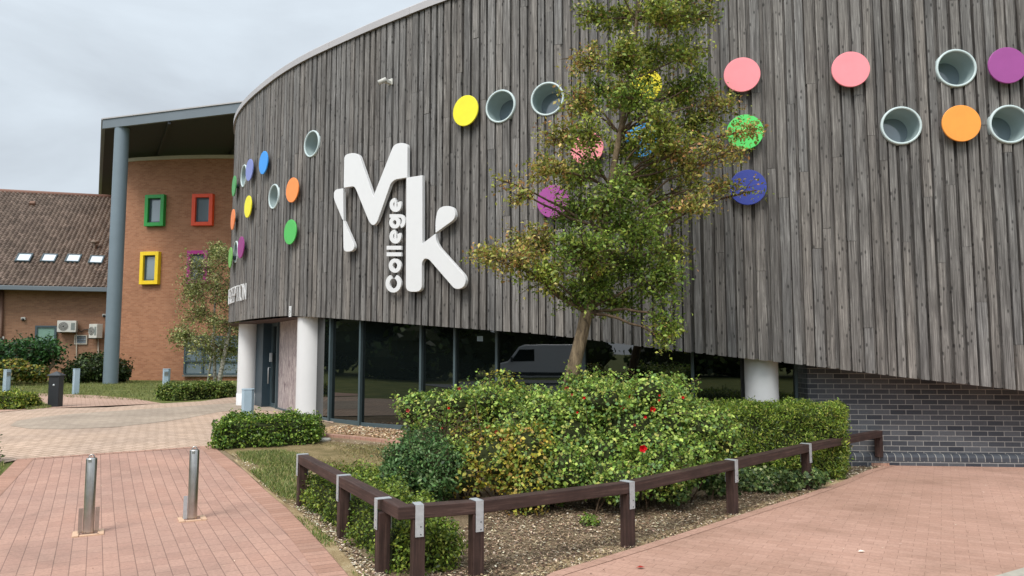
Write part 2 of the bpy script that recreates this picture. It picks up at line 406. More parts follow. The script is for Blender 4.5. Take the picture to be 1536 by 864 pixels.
def hedge(name, foot, h, label, cat, cols, w, N, leaf=0.03, wob=0.06, rnd=0.12, group=None, aspect=0.55, hfun=None, droop=0):
    """foot: ground polygon corners (ordered), box-like clipped hedge"""
    foot = [Vector((p[0], p[1], 0)) for p in foot]; cx = sum((p for p in foot), Vector())/len(foot); z0 = g(cx.x, cx.y)
    root = thing(name, (cx.x, cx.y, z0), label, cat, group)
    # core: solid dark block, not real branches; inner shade put into its colour
    def ring(k, z): return [Vector((cx.x+(p.x-cx.x)*k, cx.y+(p.y-cx.y)*k, z)) for p in foot]
    mb = MB()
    sub = []
    for i in range(len(foot)):
        a, b = foot[i], foot[(i+1) % len(foot)]
        for t in (0, 0.25, 0.5, 0.75): sub.append(a.lerp(b, t))
    rings = []
    for k, z in ((0.88, z0-0.03), (0.9, z0+h*0.5), (0.86, z0+h*0.8), (0.70, z0+h*0.9)):
        rings.append([(cx.x+(p.x-cx.x)*k*(1+0.03*math.sin(9*p.x+z*7)), cx.y+(p.y-cx.y)*k, z) for p in sub])
    pts = [q for r_ in rings for q in r_]; n = len(sub); fs = []
    for i in range(3):
        for j in range(n): fs.append((i*n+j, i*n+(j+1) % n, (i+1)*n+(j+1) % n, (i+1)*n+j))
    fs.append(tuple(3*n+j for j in range(n)))
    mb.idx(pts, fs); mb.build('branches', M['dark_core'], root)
    # leaves: sides + top weighted by area
    P_, N_ = [], []
    per = [(foot[i], foot[(i+1) % len(foot)]) for i in range(len(foot))]
    A = [(b-a).length*h for a, b in per]
    area_top = 0.5*abs(sum(a.x*b.y-b.x*a.y for a, b in per)); tot = sum(A)+area_top
    for (a, b), ar in zip(per, A):
        m = int(N*ar/tot); t = rng.random(m); zz = rng.random(m)**0.9
        p = np.outer(1-t, np.array(a))+np.outer(t, np.array(b)); p[:, 2] = z0+zz*h
        nn = np.array(((b-a).cross(Vector((0, 0, 1)))).normalized())
        if (Vector(nn).dot(((a+b)/2-cx))) < 0: nn = -nn
        inset = np.maximum(0, (zz-(1-rnd/h)))*h*0.9
        inset = inset**1.0 + np.maximum(0, 0.12-zz)*h*0.5
        p = p-np.outer(inset, nn); P_.append(p); N_.append(np.tile(nn, (m, 1)))
    m = int(N*area_top/tot); q = []
    tri = [(cx, a, b) for a, b in per]; ta = np.array([abs((a.x-cx.x)*(b.y-cx.y)-(b.x-cx.x)*(a.y-cx.y)) for _, a, b in tri]); ta /= ta.sum()
    idx = rng.choice(len(tri), m, p=ta); r1 = np.sqrt(rng.random(m)); r2 = rng.random(m)
    T = np.array([[list(x) for x in t_] for t_ in tri])
    p = (1-r1)[:, None]*T[idx, 0]+(r1*(1-r2))[:, None]*T[idx, 1]+(r1*r2)[:, None]*T[idx, 2]
    edge = r1; p[:, 2] = z0+h-np.maximum(0, edge-0.82)*rnd*3
    P_.append(p); N_.append(np.tile([0, 0, 1.0], (m, 1)))
    p = np.concatenate(P_); nn = np.concatenate(N_)
    d = vnoise(p, 5/0.5, 1)*wob+vnoise(p, 26, 2)*wob*0.5+rng.normal(size=len(p))*wob*0.35-np.abs(rng.normal(size=len(p)))*0.03
    if hfun: d = d+hfun(p)
    p = p+nn*d[:, None]
    p[:, 2] = np.maximum(p[:, 2], z0+0.01)
    nr = nn*0.7+rand_unit(len(p))*0.9; nr[:, 2] += 0.35-droop
    leaf_mesh('leaves', p, nr, leaf*(0.6+0.8*rng.random(len(p))), palette(len(p), cols, w), root, aspect=aspect)
    return root

# ================================================================ CLAD COLLEGE BUILDING
CP = [(4, 28), (0, 27), (-3.5, 26.3), (-6, 24.6), (-7.4, 22.8), (-7.8, 21.2), (-7.47, 19.86), (-6.66, 18.3), (-5.49, 16.69), (-4.44, 15.5), (-3.2, 14.37),
      (-2.12, 13.47), (-1.06, 12.66), (-.18, 12.1), (.69, 11.72), (2.1, 11.28), (3.6, 10.92), (5.05, 10.63), (6.45, 10.45), (8.2, 10.35), (11, 10.45), (15, 11.2), (19, 12.8), (22, 14.6)]
def catmull(p, per=40):
    out = []
    for i in range(len(p)-1):
        p0, p1, p2, p3 = (np.array(p[max(0, min(len(p)-1, i+k))], float) for k in (-1, 0, 1, 2))
        for t in np.linspace(0, 1, per, endpoint=False):
            out.append(0.5*((2*p1)+(-p0+p2)*t+(2*p0-5*p1+4*p2-p3)*t*t+(-p0+3*p1-3*p2+p3)*t**3))
    out.append(np.array(p[-1], float)); return np.array(out)
CV = catmull(CP); SL = np.concatenate([[0], np.cumsum(np.linalg.norm(np.diff(CV, axis=0), axis=1))]); STOT = SL[-1]
TG = np.gradient(CV, SL, axis=0)
for _ in range(6): TG[1:-1] = (TG[:-2]+TG[1:-1]*2+TG[2:])/4
def cpt(s, off=0.0):
    x = np.interp(s, SL, CV[:, 0]); y = np.interp(s, SL, CV[:, 1])
    tx = np.interp(s, SL, TG[:, 0]); ty = np.interp(s, SL, TG[:, 1]); k = math.hypot(tx, ty)
    return Vector((x+ty/k*off, y-tx/k*off, 0)), Vector((tx/k, ty/k, 0)), Vector((ty/k, -tx/k, 0))
ZTOP = 7.85
BT = [(340, 483), (347, 483), (372, 478.5), (410, 474.5), (437, 473), (490, 476), (545, 480), (562, 481.5), (633, 487), (726, 494), (808, 500), (885, 509), (1000, 524), (1115, 536.6), (1209, 547), (1349, 564.5), (1536, 585.5), (1700, 605), (1900, 630)]
S_LEFT = SL[np.argmin(CV[:, 0])]
_ss = np.linspace(0, STOT, 700); _bz = []
for s in _ss:
    p, t, n = cpt(s, 0.03)
    if s < S_LEFT-0.3: _bz.append(None); continue
    z = 2.2
    for _ in range(4):
        x, _y = proj((p.x, p.y, z)); y = np.interp(x, [b[0] for b in BT], [b[1] for b in BT]); z = P(x, y, p.y).z
    _bz.append(max(0.62, z))
_first = next(b for b in _bz if b is not None)
_bz = np.array([_first if b is None else b for b in _bz])
for _ in range(10): _bz[1:-1] = (_bz[:-2]+_bz[1:-1]+_bz[2:])/3
def bz(s): return float(np.interp(s, _ss, _bz))
def find_s(x, y, off, lo=None):
    best = None
    for s in np.arange(S_LEFT-1.2, STOT-4, 0.02):
        p, t, n = cpt(s, off); z = P(x, y, p.y).z; e = abs(proj((p.x, p.y, z))[0]-x)
        if s < S_LEFT+0.6: e += 0.3
        if best is None or e < best[0]: best = (e, s, z)
    return best[1], best[2]

PORT = [((752, 160), 'round port window just right of the yellow disc'), ((821, 149), 'round port window half behind the tree crown'), ((469, 216), 'highest round port window on the curved end'),
        ((412, 295), 'round port window just left of the orange disc'), ((367, 264), None), ((355, 378), None), ((1434, 103), 'upper round port window at the right'),
        ((1351, 189), 'lower round port window left of the orange disc at right'), ((1513, 187), None), ((1620, 100), None)]
ports = [find_s(*c, 0.05)+(l,) for c, l in PORT]
RC, RO, RI = 0.262, 0.280, 0.248

college = thing('college_building', (0, 14, 0.1), 'curved college building clad in weathered grey vertical boards with round port windows', 'building')
def slab(mb, s0, s1, z0, z1, off, uo, col, sides=0.0, cutb=0.0):
    """front facing vertical strip between s0 and s1, cut around the port windows"""
    def piece(a, b, c, d, full):
        A, _, _ = cpt(a, off); B, _, _ = cpt(b, off)
        if cutb and c == z0:
            ca, cb_ = bz(a)+cutb, bz(b)+cutb
            mb.add([(A.x, A.y, ca), (B.x, B.y, cb_), (B.x, B.y, d), (A.x, A.y, d)], [(a+uo[0], ca+uo[1]), (b+uo[0], cb_+uo[1]), (b+uo[0], d+uo[1]), (a+uo[0], d+uo[1])], col)
            if sides:
                Ai, _, _ = cpt(a, off-sides); Bi, _, _ = cpt(b, off-sides)
                mb.add([(Ai.x, Ai.y, ca), (A.x, A.y, ca), (A.x, A.y, d), (Ai.x, Ai.y, d)], [(a+uo[0]-.02, c+uo[1]), (a+uo[0], c+uo[1]), (a+uo[0], d+uo[1]), (a+uo[0]-.02, d+uo[1])], col)
                mb.add([(B.x, B.y, cb_), (Bi.x, Bi.y, cb_), (Bi.x, Bi.y, d), (B.x, B.y, d)], [(b+uo[0], c+uo[1]), (b+uo[0]+.02, c+uo[1]), (b+uo[0]+.02, d+uo[1]), (b+uo[0], d+uo[1])], col)
                mb.add([(Ai.x, Ai.y, ca), (Bi.x, Bi.y, cb_), (B.x, B.y, cb_), (A.x, A.y, ca)], None, col)
            return
        mb.add([(A.x, A.y, c), (B.x, B.y, c), (B.x, B.y, d), (A.x, A.y, d)], [(a+uo[0], c+uo[1]), (b+uo[0], c+uo[1]), (b+uo[0], d+uo[1]), (a+uo[0], d+uo[1])], col)
        if sides:
            Ai, _, _ = cpt(a, off-sides); Bi, _, _ = cpt(b, off-sides)
            if full & 1: mb.add([(Ai.x, Ai.y, c), (A.x, A.y, c), (A.x, A.y, d), (Ai.x, Ai.y, d)], [(a+uo[0]-.02, c+uo[1]), (a+uo[0], c+uo[1]), (a+uo[0], d+uo[1]), (a+uo[0]-.02, d+uo[1])], col)
            if full & 2: mb.add([(B.x, B.y, c), (Bi.x, Bi.y, c), (Bi.x, Bi.y, d), (B.x, B.y, d)], [(b+uo[0], c+uo[1]), (b+uo[0]+.02, c+uo[1]), (b+uo[0]+.02, d+uo[1]), (b+uo[0], d+uo[1])], col)
            if full & 4: mb.add([(Ai.x, Ai.y, c), (Bi.x, Bi.y, c), (B.x, B.y, c), (A.x, A.y, c)], None, col)
            if full & 8: mb.add([(A.x, A.y, d), (B.x, B.y, d), (Bi.x, Bi.y, d), (Ai.x, Ai.y, d)], None, col)
    hs = [(a, b) for a, b, _ in ports if a-RC < s1 and a+RC > s0 and b-RC < z1 and b+RC > z0]
    if not hs: piece(s0, s1, z0, z1, 15); return
    k = max(1, int(math.ceil((s1-s0)/0.015)))
    for i in range(k):
        a = s0+(s1-s0)*i/k; b = s0+(s1-s0)*(i+1)/k; m = (a+b)/2
        spans = [(z0, z1)]
        for hc, hz in hs:
            if abs(m-hc) < RC:
                hh = math.sqrt(RC*RC-(m-hc)**2); new = []
                for c, d in spans:
                    if hz-hh > c: new.append((c, min(d, hz-hh)))
                    if hz+hh < d: new.append((max(c, hz+hh), d))
                spans = new
        for c, d in spans:
            if d > c: piece(a, b, c, d, (1 if i == 0 else 0) | (2 if i == k-1 else 0))
mb = MB(); s = 0.0; rr = random.Random(3)
while s < STOT-0.3:
    w = rr.choice([0.098, 0.106, 0.112, 0.12, 0.13]); gap = rr.choice([0.026, 0.034, 0.042, 0.05, 0.058]); off = rr.uniform(0.05, 0.064)
    zb = min(bz(s), bz(s+w)); zb2 = bz(s+w/2)
    t0 = rr.uniform(0.9, 1.1); back = t0*rr.uniform(0.75, 1.0)  # recessed boards toned darker: shade of the gaps painted into their colour
    b0 = bz(s+w+gap/2)
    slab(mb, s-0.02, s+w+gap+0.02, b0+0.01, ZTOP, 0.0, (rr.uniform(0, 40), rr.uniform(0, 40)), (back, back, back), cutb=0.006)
    cuts = [zb2-0.012]; z = zb2+rr.uniform(0.6, 4.2)
    while z < ZTOP-0.5: cuts.append(z); z += rr.choice([2.4, 3.3, 3.9, 4.5])*rr.uniform(0.8, 1.2)
    cuts.append(ZTOP)
    wx = 0
    for a, b in zip(cuts[:-1], cuts[1:]):
        t = t0*rr.uniform(0.9, 1.1)
        wn = rr.uniform(-0.006, 0.006) if rr.random() < 0.6 else 0.0
        warm = rr.uniform(-0.02, 0.035)
        slab(mb, s+wn, s+w+wn, a+0.004, b, off+rr.uniform(-0.003, 0.005), (rr.uniform(0, 40), rr.uniform(0, 40)), (t*(1+warm), t, t*(1-warm)), sides=0.07, cutb=(-0.008 if a == cuts[0] else 0.0))
    s += w+gap
cl = mb.build('timber_cladding', M['clad'], college)
# inner lining so that nothing shows between boards, coping, roof, soffit
sv = [x for x in np.arange(0, STOT-0.3, 0.25)]
mb = MB()
for a, b in zip(sv[:-1], sv[1:]):
    A, B = cpt(a)[0], cpt(b)[0]
    prof = [(-0.05, ZTOP-0.01), (0.085, ZTOP-0.01), (0.105, ZTOP-0.03), (0.105, ZTOP+0.10), (0.08, ZTOP+0.13), (-0.3, ZTOP+0.16)]
    for (o0, z0), (o1, z1) in zip(prof[:-1], prof[1:]):
        a0, b0, a1, b1 = cpt(a, o0)[0], cpt(b, o0)[0], cpt(a, o1)[0], cpt(b, o1)[0]
        mb.add([(a0.x, a0.y, z0), (b0.x, b0.y, z0), (b1.x, b1.y, z1), (a1.x, a1.y, z1)], sm=False)
for q in np.arange(0.9, STOT-1, 2.4):   # coping joints
    A, t, n = cpt(q, 0.1065); mb.box((A.x, A.y, ZTOP+0.035), (0.012, 0.006, 0.13), (t, n, Vector((0, 0, 1))))
mb.build('coping', M['coping'], college)
mb = MB(); rim = [cpt(x, -0.25)[0] for x in sv]
poly = [(p.x, p.y, ZTOP+0.1) for p in rim]+[(22, 28, ZTOP+0.1)]
mb.add(poly); mb.build('roof', M['coping'], college)
mb = MB()
S_ENT = find_s(500, 480, 0.0)[0]
pl = [cpt(x, 0.03)[0] for x in np.arange(0, S_ENT, 0.25)]+[cpt(S_ENT, 0.03)[0]]
mb.add([(p.x, p.y, bz(S_ENT)+0.06) for p in pl]+[(4, 18, bz(S_ENT)+0.06)])
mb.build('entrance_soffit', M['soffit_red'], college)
mb = MB()
for a in np.arange(0, STOT-0.5, 0.3):
    b = a+0.3; A0, B0, A1, B1 = cpt(a, 0.0)[0], cpt(b, 0.0)[0], cpt(a, -0.95)[0], cpt(b, -0.95)[0]
    dz = 0.012
    if a > S_ENT-0.3:
        mb.add([(A0.x, A0.y, bz(a)+dz), (A1.x, A1.y, bz(a)+dz), (B1.x, B1.y, bz(b)+dz), (B0.x, B0.y, bz(b)+dz)])
    for o in ():
        a2, b2 = cpt(a, 0.024)[0], cpt(b, 0.024)[0]; a3, b3 = cpt(a, -0.012)[0], cpt(b, -0.012)[0]
        mb.add([(a2.x, a2.y, bz(a)+0.004), (b2.x, b2.y, bz(b)+0.004), (b3.x, b3.y, bz(b)+0.1), (a3.x, a3.y, bz(a)+0.1)])
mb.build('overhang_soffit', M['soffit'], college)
# port windows
for s, z, lab in ports:
    p, t, n = cpt(s, 0.0); up = Vector((0, 0, 1)); c = Vector((p.x, p.y, z)); ax = (t, up, n)
    mb = MB(); mb.lathe(c, [(RO, -0.06), (RO, 0.075), (RO-0.006, 0.085), (RI+0.004, 0.085), (RI, 0.078), (RI, 0.06)], 48, ax)
    w = mb.build('window', M['tube_rim'], college, origin=c)
    if lab: w['label'] = lab
    mb = MB(); mb.lathe(c, [(RI, 0.06), (RI, -0.22), (RI-0.018, -0.22), (RI-0.018, -0.26), (RI-0.034, -0.26), (RI-0.034, -0.31)], 48, ax); mb.build('tube', M['tube_inner'], w)
    mb = MB(); mb.lathe(c, [(RI-0.03, -0.29), (0.0001, -0.29)], 48, ax, sm=False); mb.build('pane', M['glass_blue'], w)
# columns
def column(px, Y, r, ztop, collar=False):
    x0 = (px-768)/F_PX*Y*CT; z0 = g(x0, Y)
    mb = MB(); mb.lathe((x0, Y, 0), [(r, z0-0.05), (r, ztop)], 64)
    c = mb.build('column', M['white_render'], college)
    if collar:
        mb = MB(); mb.lathe((x0, Y, 0), [(r+0.004, z0+0.32), (r+0.012, z0+0.32), (r+0.012, z0-0.02)], 64); mb.build('base_collar', M['white_render'], c)
    return c
column(468.5, 15.72, 0.315, bz(find_s(446, 474, 0)[0])+0.03)
column(373, 19.55, 0.262, 2.6, True)
column(1141, 11.32, 0.243, 1.9)
# glazing
GL = [(500, 14.95), (544.6, 14.3), (635, 13.5), (685, 13.1), (747, 12.75), (877, 12.22), (1037, 11.75), (1190, 11.48)]
GP = [Vector(((x-768)/F_PX*Y, Y, 0)) for x, Y in GL]
GP.insert(0, Vector((-4.25, 15.75, 0)))
def top_at(p):
    d = [(CV[i, 0]-p.x)**2+(CV[i, 1]-p.y)**2 for i in range(len(CV))]; return bz(SL[int(np.argmin(d))])
def bay(a, b, name='window', last=False, wide=0.046, label=None):
    za, zb = g(a.x, a.y), g(b.x, b.y); d = (b-a).normalized(); nrm = Vector((d.y, -d.x, 0)); zt = max(top_at(a), top_at(b))+0.05
    up = Vector((0, 0, 1)); mb = MB(); z0 = min(za, zb)-0.02; zm = max(za, zb)
    mb.box(((a.x)+nrm.x*0.02, a.y+nrm.y*0.02, (z0+zt)/2), (wide, 0.12, zt-z0), (d, nrm, up))
    if last: mb.box((b.x+nrm.x*0.02, b.y+nrm.y*0.02, (z0+zt)/2), (wide, 0.12, zt-z0), (d, nrm, up))
    m = (a+b)/2; L = (b-a).length-wide
    mb.box((m.x, m.y, (z0+zm+0.07)/2), (L, 0.09, zm+0.07-z0), (d, nrm, up))
    w = mb.build(name, M['frame_pale'], college, bevel=0.004)
    if label: w['label'] = label
    mb = MB(); mb.box((m.x, m.y, (zm+0.07+zt)/2), (L, 0.024, zt-zm-0.07), (d, nrm, up)); mb.build('pane', M['glass'], w)
    return w
for i in range(len(GP)-1): bay(GP[i], GP[i+1], last=(i == len(GP)-2))
# small paper notice inside the glass of the fourth bay and door edge mullion
p = P(720, 508, 12.86); _d = (GP[5]-GP[4]).normalized(); _n = Vector((_d.y, -_d.x, 0)); _r = ray(720, 508); _t = (GP[4]+_n*0.018).dot(_n)/Vector((_r.x, _r.y, 0)).dot(_n); p = Vector((0, 0, EYE))+_r*_t
nt_ = thing('paper_notice', p-Vector((0, 0, .05)), 'small pale paper notice stuck on the dark glazing', 'notice'); mb = MB(); mb.box(p, (0.11, 0.003, 0.085), (_d, _n, Vector((0, 0, 1)))); mb.build('sheet', M['lampgrey'], nt_)
mb = MB()
for _k in (-.02, .0, .02): mb.box(p+_n*0.003+Vector((0, 0, _k)), (0.07, 0.002, 0.006), (_d, _n, Vector((0, 0, 1))))
mb.build('text_lines', M['grey_steel'], nt_)['kind'] = 'stuff'
# entrance: door + mottled panel
E0, E1, E2, E3 = Vector((-6.45, 19.6, 0)), Vector((-5.62, 18.2, 0)), Vector((-4.92, 16.95, 0)), Vector((-4.5, 16.2, 0))
zt = 2.62; up = Vector((0, 0, 1))
def upright(mb, a, b, z0, z1, th=0.1):
    d = (b-a).normalized(); n = Vector((d.y, -d.x, 0)); m = (a+b)/2; mb.box((m.x, m.y, (z0+z1)/2), ((b-a).length, th, z1-z0), (d, n, up))
d01 = (E1-E0).normalized(); ze = g(-5.5, 18)
mb = MB(); upright(mb, E0, E0+d01*0.85, ze, zt, 0.5); mb.build('entrance_jamb', M['door_teal'], college)
mb = MB()
upright(mb, E0+d01*0.86, E0+d01*0.93, ze, zt); upright(mb, E1-d01*0.07, E1, ze, zt, 0.14); upright(mb, E0+d01*0.93, E1-d01*0.07, zt-0.3, zt, 0.09); upright(mb, E0+d01*0.93, E1-d01*0.07, ze, ze+0.12, 0.09)
dr = mb.build('door', M['frame_teal'], college)
mb = MB(); upright(mb, E0+d01*0.93, E1-d01*0.07, ze+0.12, zt-0.3, 0.03); mb.build('pane', M['glass'], dr)
nn = Vector((d01.y, -d01.x, 0)); hp = E0+d01*1.02+nn*0.09
mb = MB(); mb.box((hp.x, hp.y, ze+1.25), (0.09, 0.05, 0.22), (d01, nn, up)); mb.tube([(hp.x, hp.y, ze+1.0), (hp.x+nn.x*.05, hp.y+nn.y*.05, ze+1.0), (hp.x+nn.x*.05, hp.y+nn.y*.05, ze+0.6)], 0.015, 6)
mb.build('handle', M['galv'], dr)
mb = MB(); upright(mb, E1, E3, ze, zt, 0.08); mb.build('entrance_panel', M['panel'], college)
mb = MB(); upright(mb, E1+Vector((0.02, -0.07, 0)), E3+Vector((0.02, -0.07, 0)), ze-0.02, ze+0.06, 0.12); upright(mb, E1+Vector((-0.01, 0.02, 0)), E1+d01*0.05+Vector((-0.01, 0.02, 0)), ze, zt, 0.2); mb.build('panel_trim', M['frame_teal'], college)
mb = MB(); upright(mb, E0+d01*0.6-nn*0.0, E1, ze-0.06, ze+0.02, 1.2); mb.build('door_threshold', M['rust_slate'], college)
mb = MB(); q = E0+d01*1.0+nn*0.2; mb.box((q.x, q.y, zt-0.05), (0.09, 0.14, 0.11)); mb.build('entrance_lamp', M['plastic_white'], college)
# back wall of lobby (deep dark recess)
# grey brick wall under the right of the drum
BW = [Vector((4.42, 11.95, 0)), Vector((4.40, 11.2, 0)), Vector((7.5, 10.92, 0)), Vector((11, 10.97, 0)), Vector((15, 11.7, 0)), Vector((19, 13.3, 0))]
def wall_strip(mb, pts, z0, z1, u0=0.0, col=(1, 1, 1), flip=False):
    u = u0
    for a, b in zip(pts[:-1], pts[1:]):
        L = (b-a).length
        za = z0(a) if callable(z0) else z0; zb = z0(b) if callable(z0) else z0; ya = z1(a) if callable(z1) else z1; yb = z1(b) if callable(z1) else z1
        mb.add([(a.x, a.y, za), (b.x, b.y, zb), (b.x, b.y, yb), (a.x, a.y, ya)], [(u, za), (u+L, zb), (u+L, yb), (u, ya)], col); u += L
    return u
def off_line(pts, d):
    out = []
    for i, p in enumerate(pts):
        t = (pts[min(i+1, len(pts)-1)]-pts[max(0, i-1)]).normalized(); out.append(p+Vector((t.y, -t.x, 0))*d)
    return out
BWf = BW[1:]
mb = MB(); wall_strip(mb, BW, 0.185, 1.95); bwall = mb.build('brick_wall', M['brick_grey'], college)
pf = off_line(BWf, 0.07); pf[0] = BWf[0]+Vector((-0.0, -0.07, 0)); pm = off_line(BWf, 0.055); pb = off_line(BWf, 0.0)
mb = MB(); wall_strip(mb, pf, -0.06, 0.09); 
mb.build('plinth', M['brick_grey'], college)
mb = MB(); u = 0
for i in range(len(pf)-1):
    L = (BWf[i+1]-BWf[i]).length; prof = [(pf, 0.092), (pf, 0.145), (pm, 0.178), (off_line(BWf, 0.035), 0.192), (pb, 0.197)]; v = 0.0
    for (A, za), (B, zb) in zip(prof[:-1], prof[1:]):
        mb.add([(A[i].x, A[i].y, za), (A[i+1].x, A[i+1].y, za), (B[i+1].x, B[i+1].y, zb), (B[i].x, B[i].y, zb)], [(u, v+.03), (u+L, v+.03), (u+L, v+.065), (u, v+.065)], sm=True); v += 0.035
    u += L
mb.build('plinth_headers', M['brick_header'], college)

# ---- coloured discs, each a thing of its own
DISC = [((1114, 112), 'pink', (255, 150, 158), 'pink disc right of the tree top, its foot behind twigs'),
        ((1275, 104), 'pinkr', (255, 150, 158), 'pink disc standing alone between the tree and the upper right port window'),
        ((1512, 98), 'purple', (160, 74, 148), 'purple disc at the right edge beside the upper port window'),
        ((1442, 185), 'orange', (255, 163, 66), 'orange disc between the two lower port windows at right'),
        ((1118, 198), 'green', (92, 224, 108), 'bright green disc under the pink one, crossed by twigs'),
        ((1123, 281), 'blue', (50, 66, 158), 'dark blue disc right of the tree, below the green one'),
        ((830, 302), 'purple2', (165, 70, 150), 'purple disc left of the tree crown'),
        ((698, 166), 'yellow', (244, 232, 44), 'yellow disc above the white letters, beside a port window'),
        ((881, 222), 'pink3', (250, 150, 158), 'pink disc mostly hidden in the middle of the tree crown'),
        ((962, 210), 'sky', (60, 165, 240), 'light blue disc mostly hidden behind the tree trunk and leaves'),
        ((967, 128), 'yellow2', (244, 226, 40), 'yellow disc mostly hidden high in the tree crown'),
        ((438, 285), 'orange2', (255, 150, 78), 'orange disc left of the white letters on the curved end'),
        ((435, 348), 'green2', (84, 188, 92), 'green disc under the orange one on the curved end'),
        ((395, 244), 'sky2', (60, 156, 240), 'light blue disc high on the curved end'),
        ((374, 255), 'lilac', (130, 142, 202), 'lilac disc overlapping a port window on the curved end'),
        ((372, 310), 'yellow3', (244, 232, 50), 'small looking yellow disc on the curved end'),
        ((361, 371), 'plum', (150, 56, 128), 'plum disc above the reception lettering'),
        ((355, 275), 'green3', (80, 160, 90), 'dark green disc seen edge-on at the far curve'),
        ((353, 326), 'orange3', (245, 140, 80), 'orange disc seen edge-on at the far curve'),
        ((349, 384), 'lime', (120, 180, 90), 'green disc seen edge-on lowest at the far curve')]
for (c, nm, col, lab) in DISC:
    s, z = find_s(*c, 0.17); s -= 0.35 if 'edge-on' in lab else 0; p, t, n = cpt(s, 0.0); c0 = Vector((p.x, p.y, z))
    root = thing('wall_disc', c0+n*0.15, lab, 'wall disc', 'coloured discs on the boarded wall')
    up_ = Vector((0, 0, 1)); mb = MB(); R_ = 0.262
    mb.lathe(c0, [(0.0001, 0.15), (R_-.004, 0.15), (R_, 0.154), (R_, 0.174), (R_-.005, 0.178), (0.0001, 0.178)], 56, (t, up_, n), sm=False)
    mb.build('face', disc_mat(nm, *col), root)
    mb = MB(); mb.lathe(c0, [(0.05, 0.02), (0.05, 0.149)], 12, (t, up_, n)); mb.build('bracket', M['frame_teal'], root)

# ---- white M K sign
def fillet(pts):
    out = []
    k = len(pts)
    for i, q in enumerate(pts):
        p = Vector((q[0], q[1])); r = q[2] if len(q) > 2 else 0
        if r == 0: out.append(p); continue
        a = Vector(pts[i-1][:2]); b = Vector(pts[(i+1) % k][:2]); da = (a-p); db = (b-p)
        r1 = min(r, da.length*0.49); r2 = min(r, db.length*0.49); s0 = p+da.normalized()*r1; s1 = p+db.normalized()*r2
        for j in range(7):
            t = j/6; out.append(s0.lerp(p, t).lerp(p.lerp(s1, t), t))
    return out
SA, SB = find_s(505, 330, 0.0)[0], find_s(700, 330, 0.0)[0]
A_ = cpt(SA)[0]; B_ = cpt(SB)[0]; tx = (B_-A_).normalized(); nx = Vector((tx.y, -tx.x, 0))
O_ = A_+nx*0.235; ZU = Vector((0, 0, 1))
def on_plane(x, y):   # full photo pixel on the sign's plane -> plane coordinates
    r = ray(x, y); o = Vector((0, 0, EYE)); t = (O_-o).dot(nx)/r.dot(nx); q = o+r*t
    return ((q-O_).dot(tx), q.z)
def lg(x, y): return (500+x/3.457, 200+y/3.457)
def logo_part(root, name, pts, d0=-0.07, d1=0.0):
    q = fillet(pts); poly = [on_plane(*lg(p.x, p.y)) for p in q]
    ar = sum(poly[i-1][0]*poly[i][1]-poly[i][0]*poly[i-1][1] for i in range(len(poly)))
    if ar > 0: poly = poly[::-1]
    me = MB(); me.prism(poly, (tx, ZU, nx), O_, d0, d1)
    return me.build(name, M['sign_white'], root, bevel=0.006)
lc = O_+tx*1.6; sign = thing('college_sign', (lc.x, lc.y, 3.0), 'large white raised M and K letters with upright College lettering on the boarded wall', 'sign')
m = logo_part(sign, 'letter_m', [(53, 283), (56, 112, 22), (98, 100, 20), (132, 108, 20), (207, 326), (312, 60, 20), (345, 48, 16), (384, 54, 20), (383, 229), (318, 240, 14), (298, 258, 12), (226, 462, 14), (206, 480, 12), (186, 462, 14), (114, 284, 14), (104, 274, 10)])
logo_part(m, 'drop', [(50, 285), (52, 452), (46, 446), (2, 340, 16), (2, 292, 30)])
logo_part(m, 'drop', [(50, 450), (55, 456), (112, 586, 26), (98, 612, 16), (52, 616, 28)])
kk = logo_part(sign, 'letter_k', [(378, 230), (461, 217), (461, 572), (530, 519), (531, 556, 18), (548, 590, 24), (690, 748, 34), (678, 800, 24), (632, 812, 24), (494, 652, 14), (472, 648, 12), (458, 672, 16), (458, 822, 34), (375, 822, 34)])
logo_part(kk, 'drop', [(529, 517), (529, 440, 40), (546, 380, 34), (622, 374, 36), (636, 440, 30)])
def ribbon(mb, pts, w, closed=False, d0=-0.035, d1=0.0):
    # pts in photo crop coordinates; swept as a flat bar of width w
    k = len(pts); L, R = [], []
    for i in range(k):
        a = Vector(pts[(i-1) % k] if closed or i else pts[0]); b = Vector(pts[(i+1) % k] if closed or i < k-1 else pts[-1])
        d = (b-a).normalized(); n = Vector((-d.y, d.x)); p = Vector(pts[i]); L.append(p+n*w/2); R.append(p-n*w/2)
    for i in range(k if closed else k-1):
        j = (i+1) % k
        poly = [on_plane(*lg(*q)) for q in (L[i], L[j], R[j], R[i])]
        ar = sum(poly[m_-1][0]*poly[m_][1]-poly[m_][0]*poly[m_-1][1] for m_ in range(4))
        if ar > 0: poly = poly[::-1]
        A = [O_+tx*p[0]+ZU*p[1]+nx*d0 for p in poly]; B = [O_+tx*p[0]+ZU*p[1]+nx*d1 for p in poly]
        fs = [(4, 5, 6, 7)]+[(m_, (m_+1) % 4, 4+(m_+1) % 4, 4+m_) for m_ in range(4)]
        mb.idx(A+B, fs)
def arc(cx, cy, rx, ry, a0, a1, n=28): return [(cx+rx*math.cos(math.radians(a0+(a1-a0)*i/n)), cy+ry*math.sin(math.radians(a0+(a1-a0)*i/n))) for i in range(n+1)]
def letter(name, strokes):
    mb = MB()
    for i, (pts, w, cl_) in enumerate(strokes): ribbon(mb, pts, w, cl_, d1=0.0-0.002*i)
    mb.build(name, M['sign_white'], sign)
cW = 20
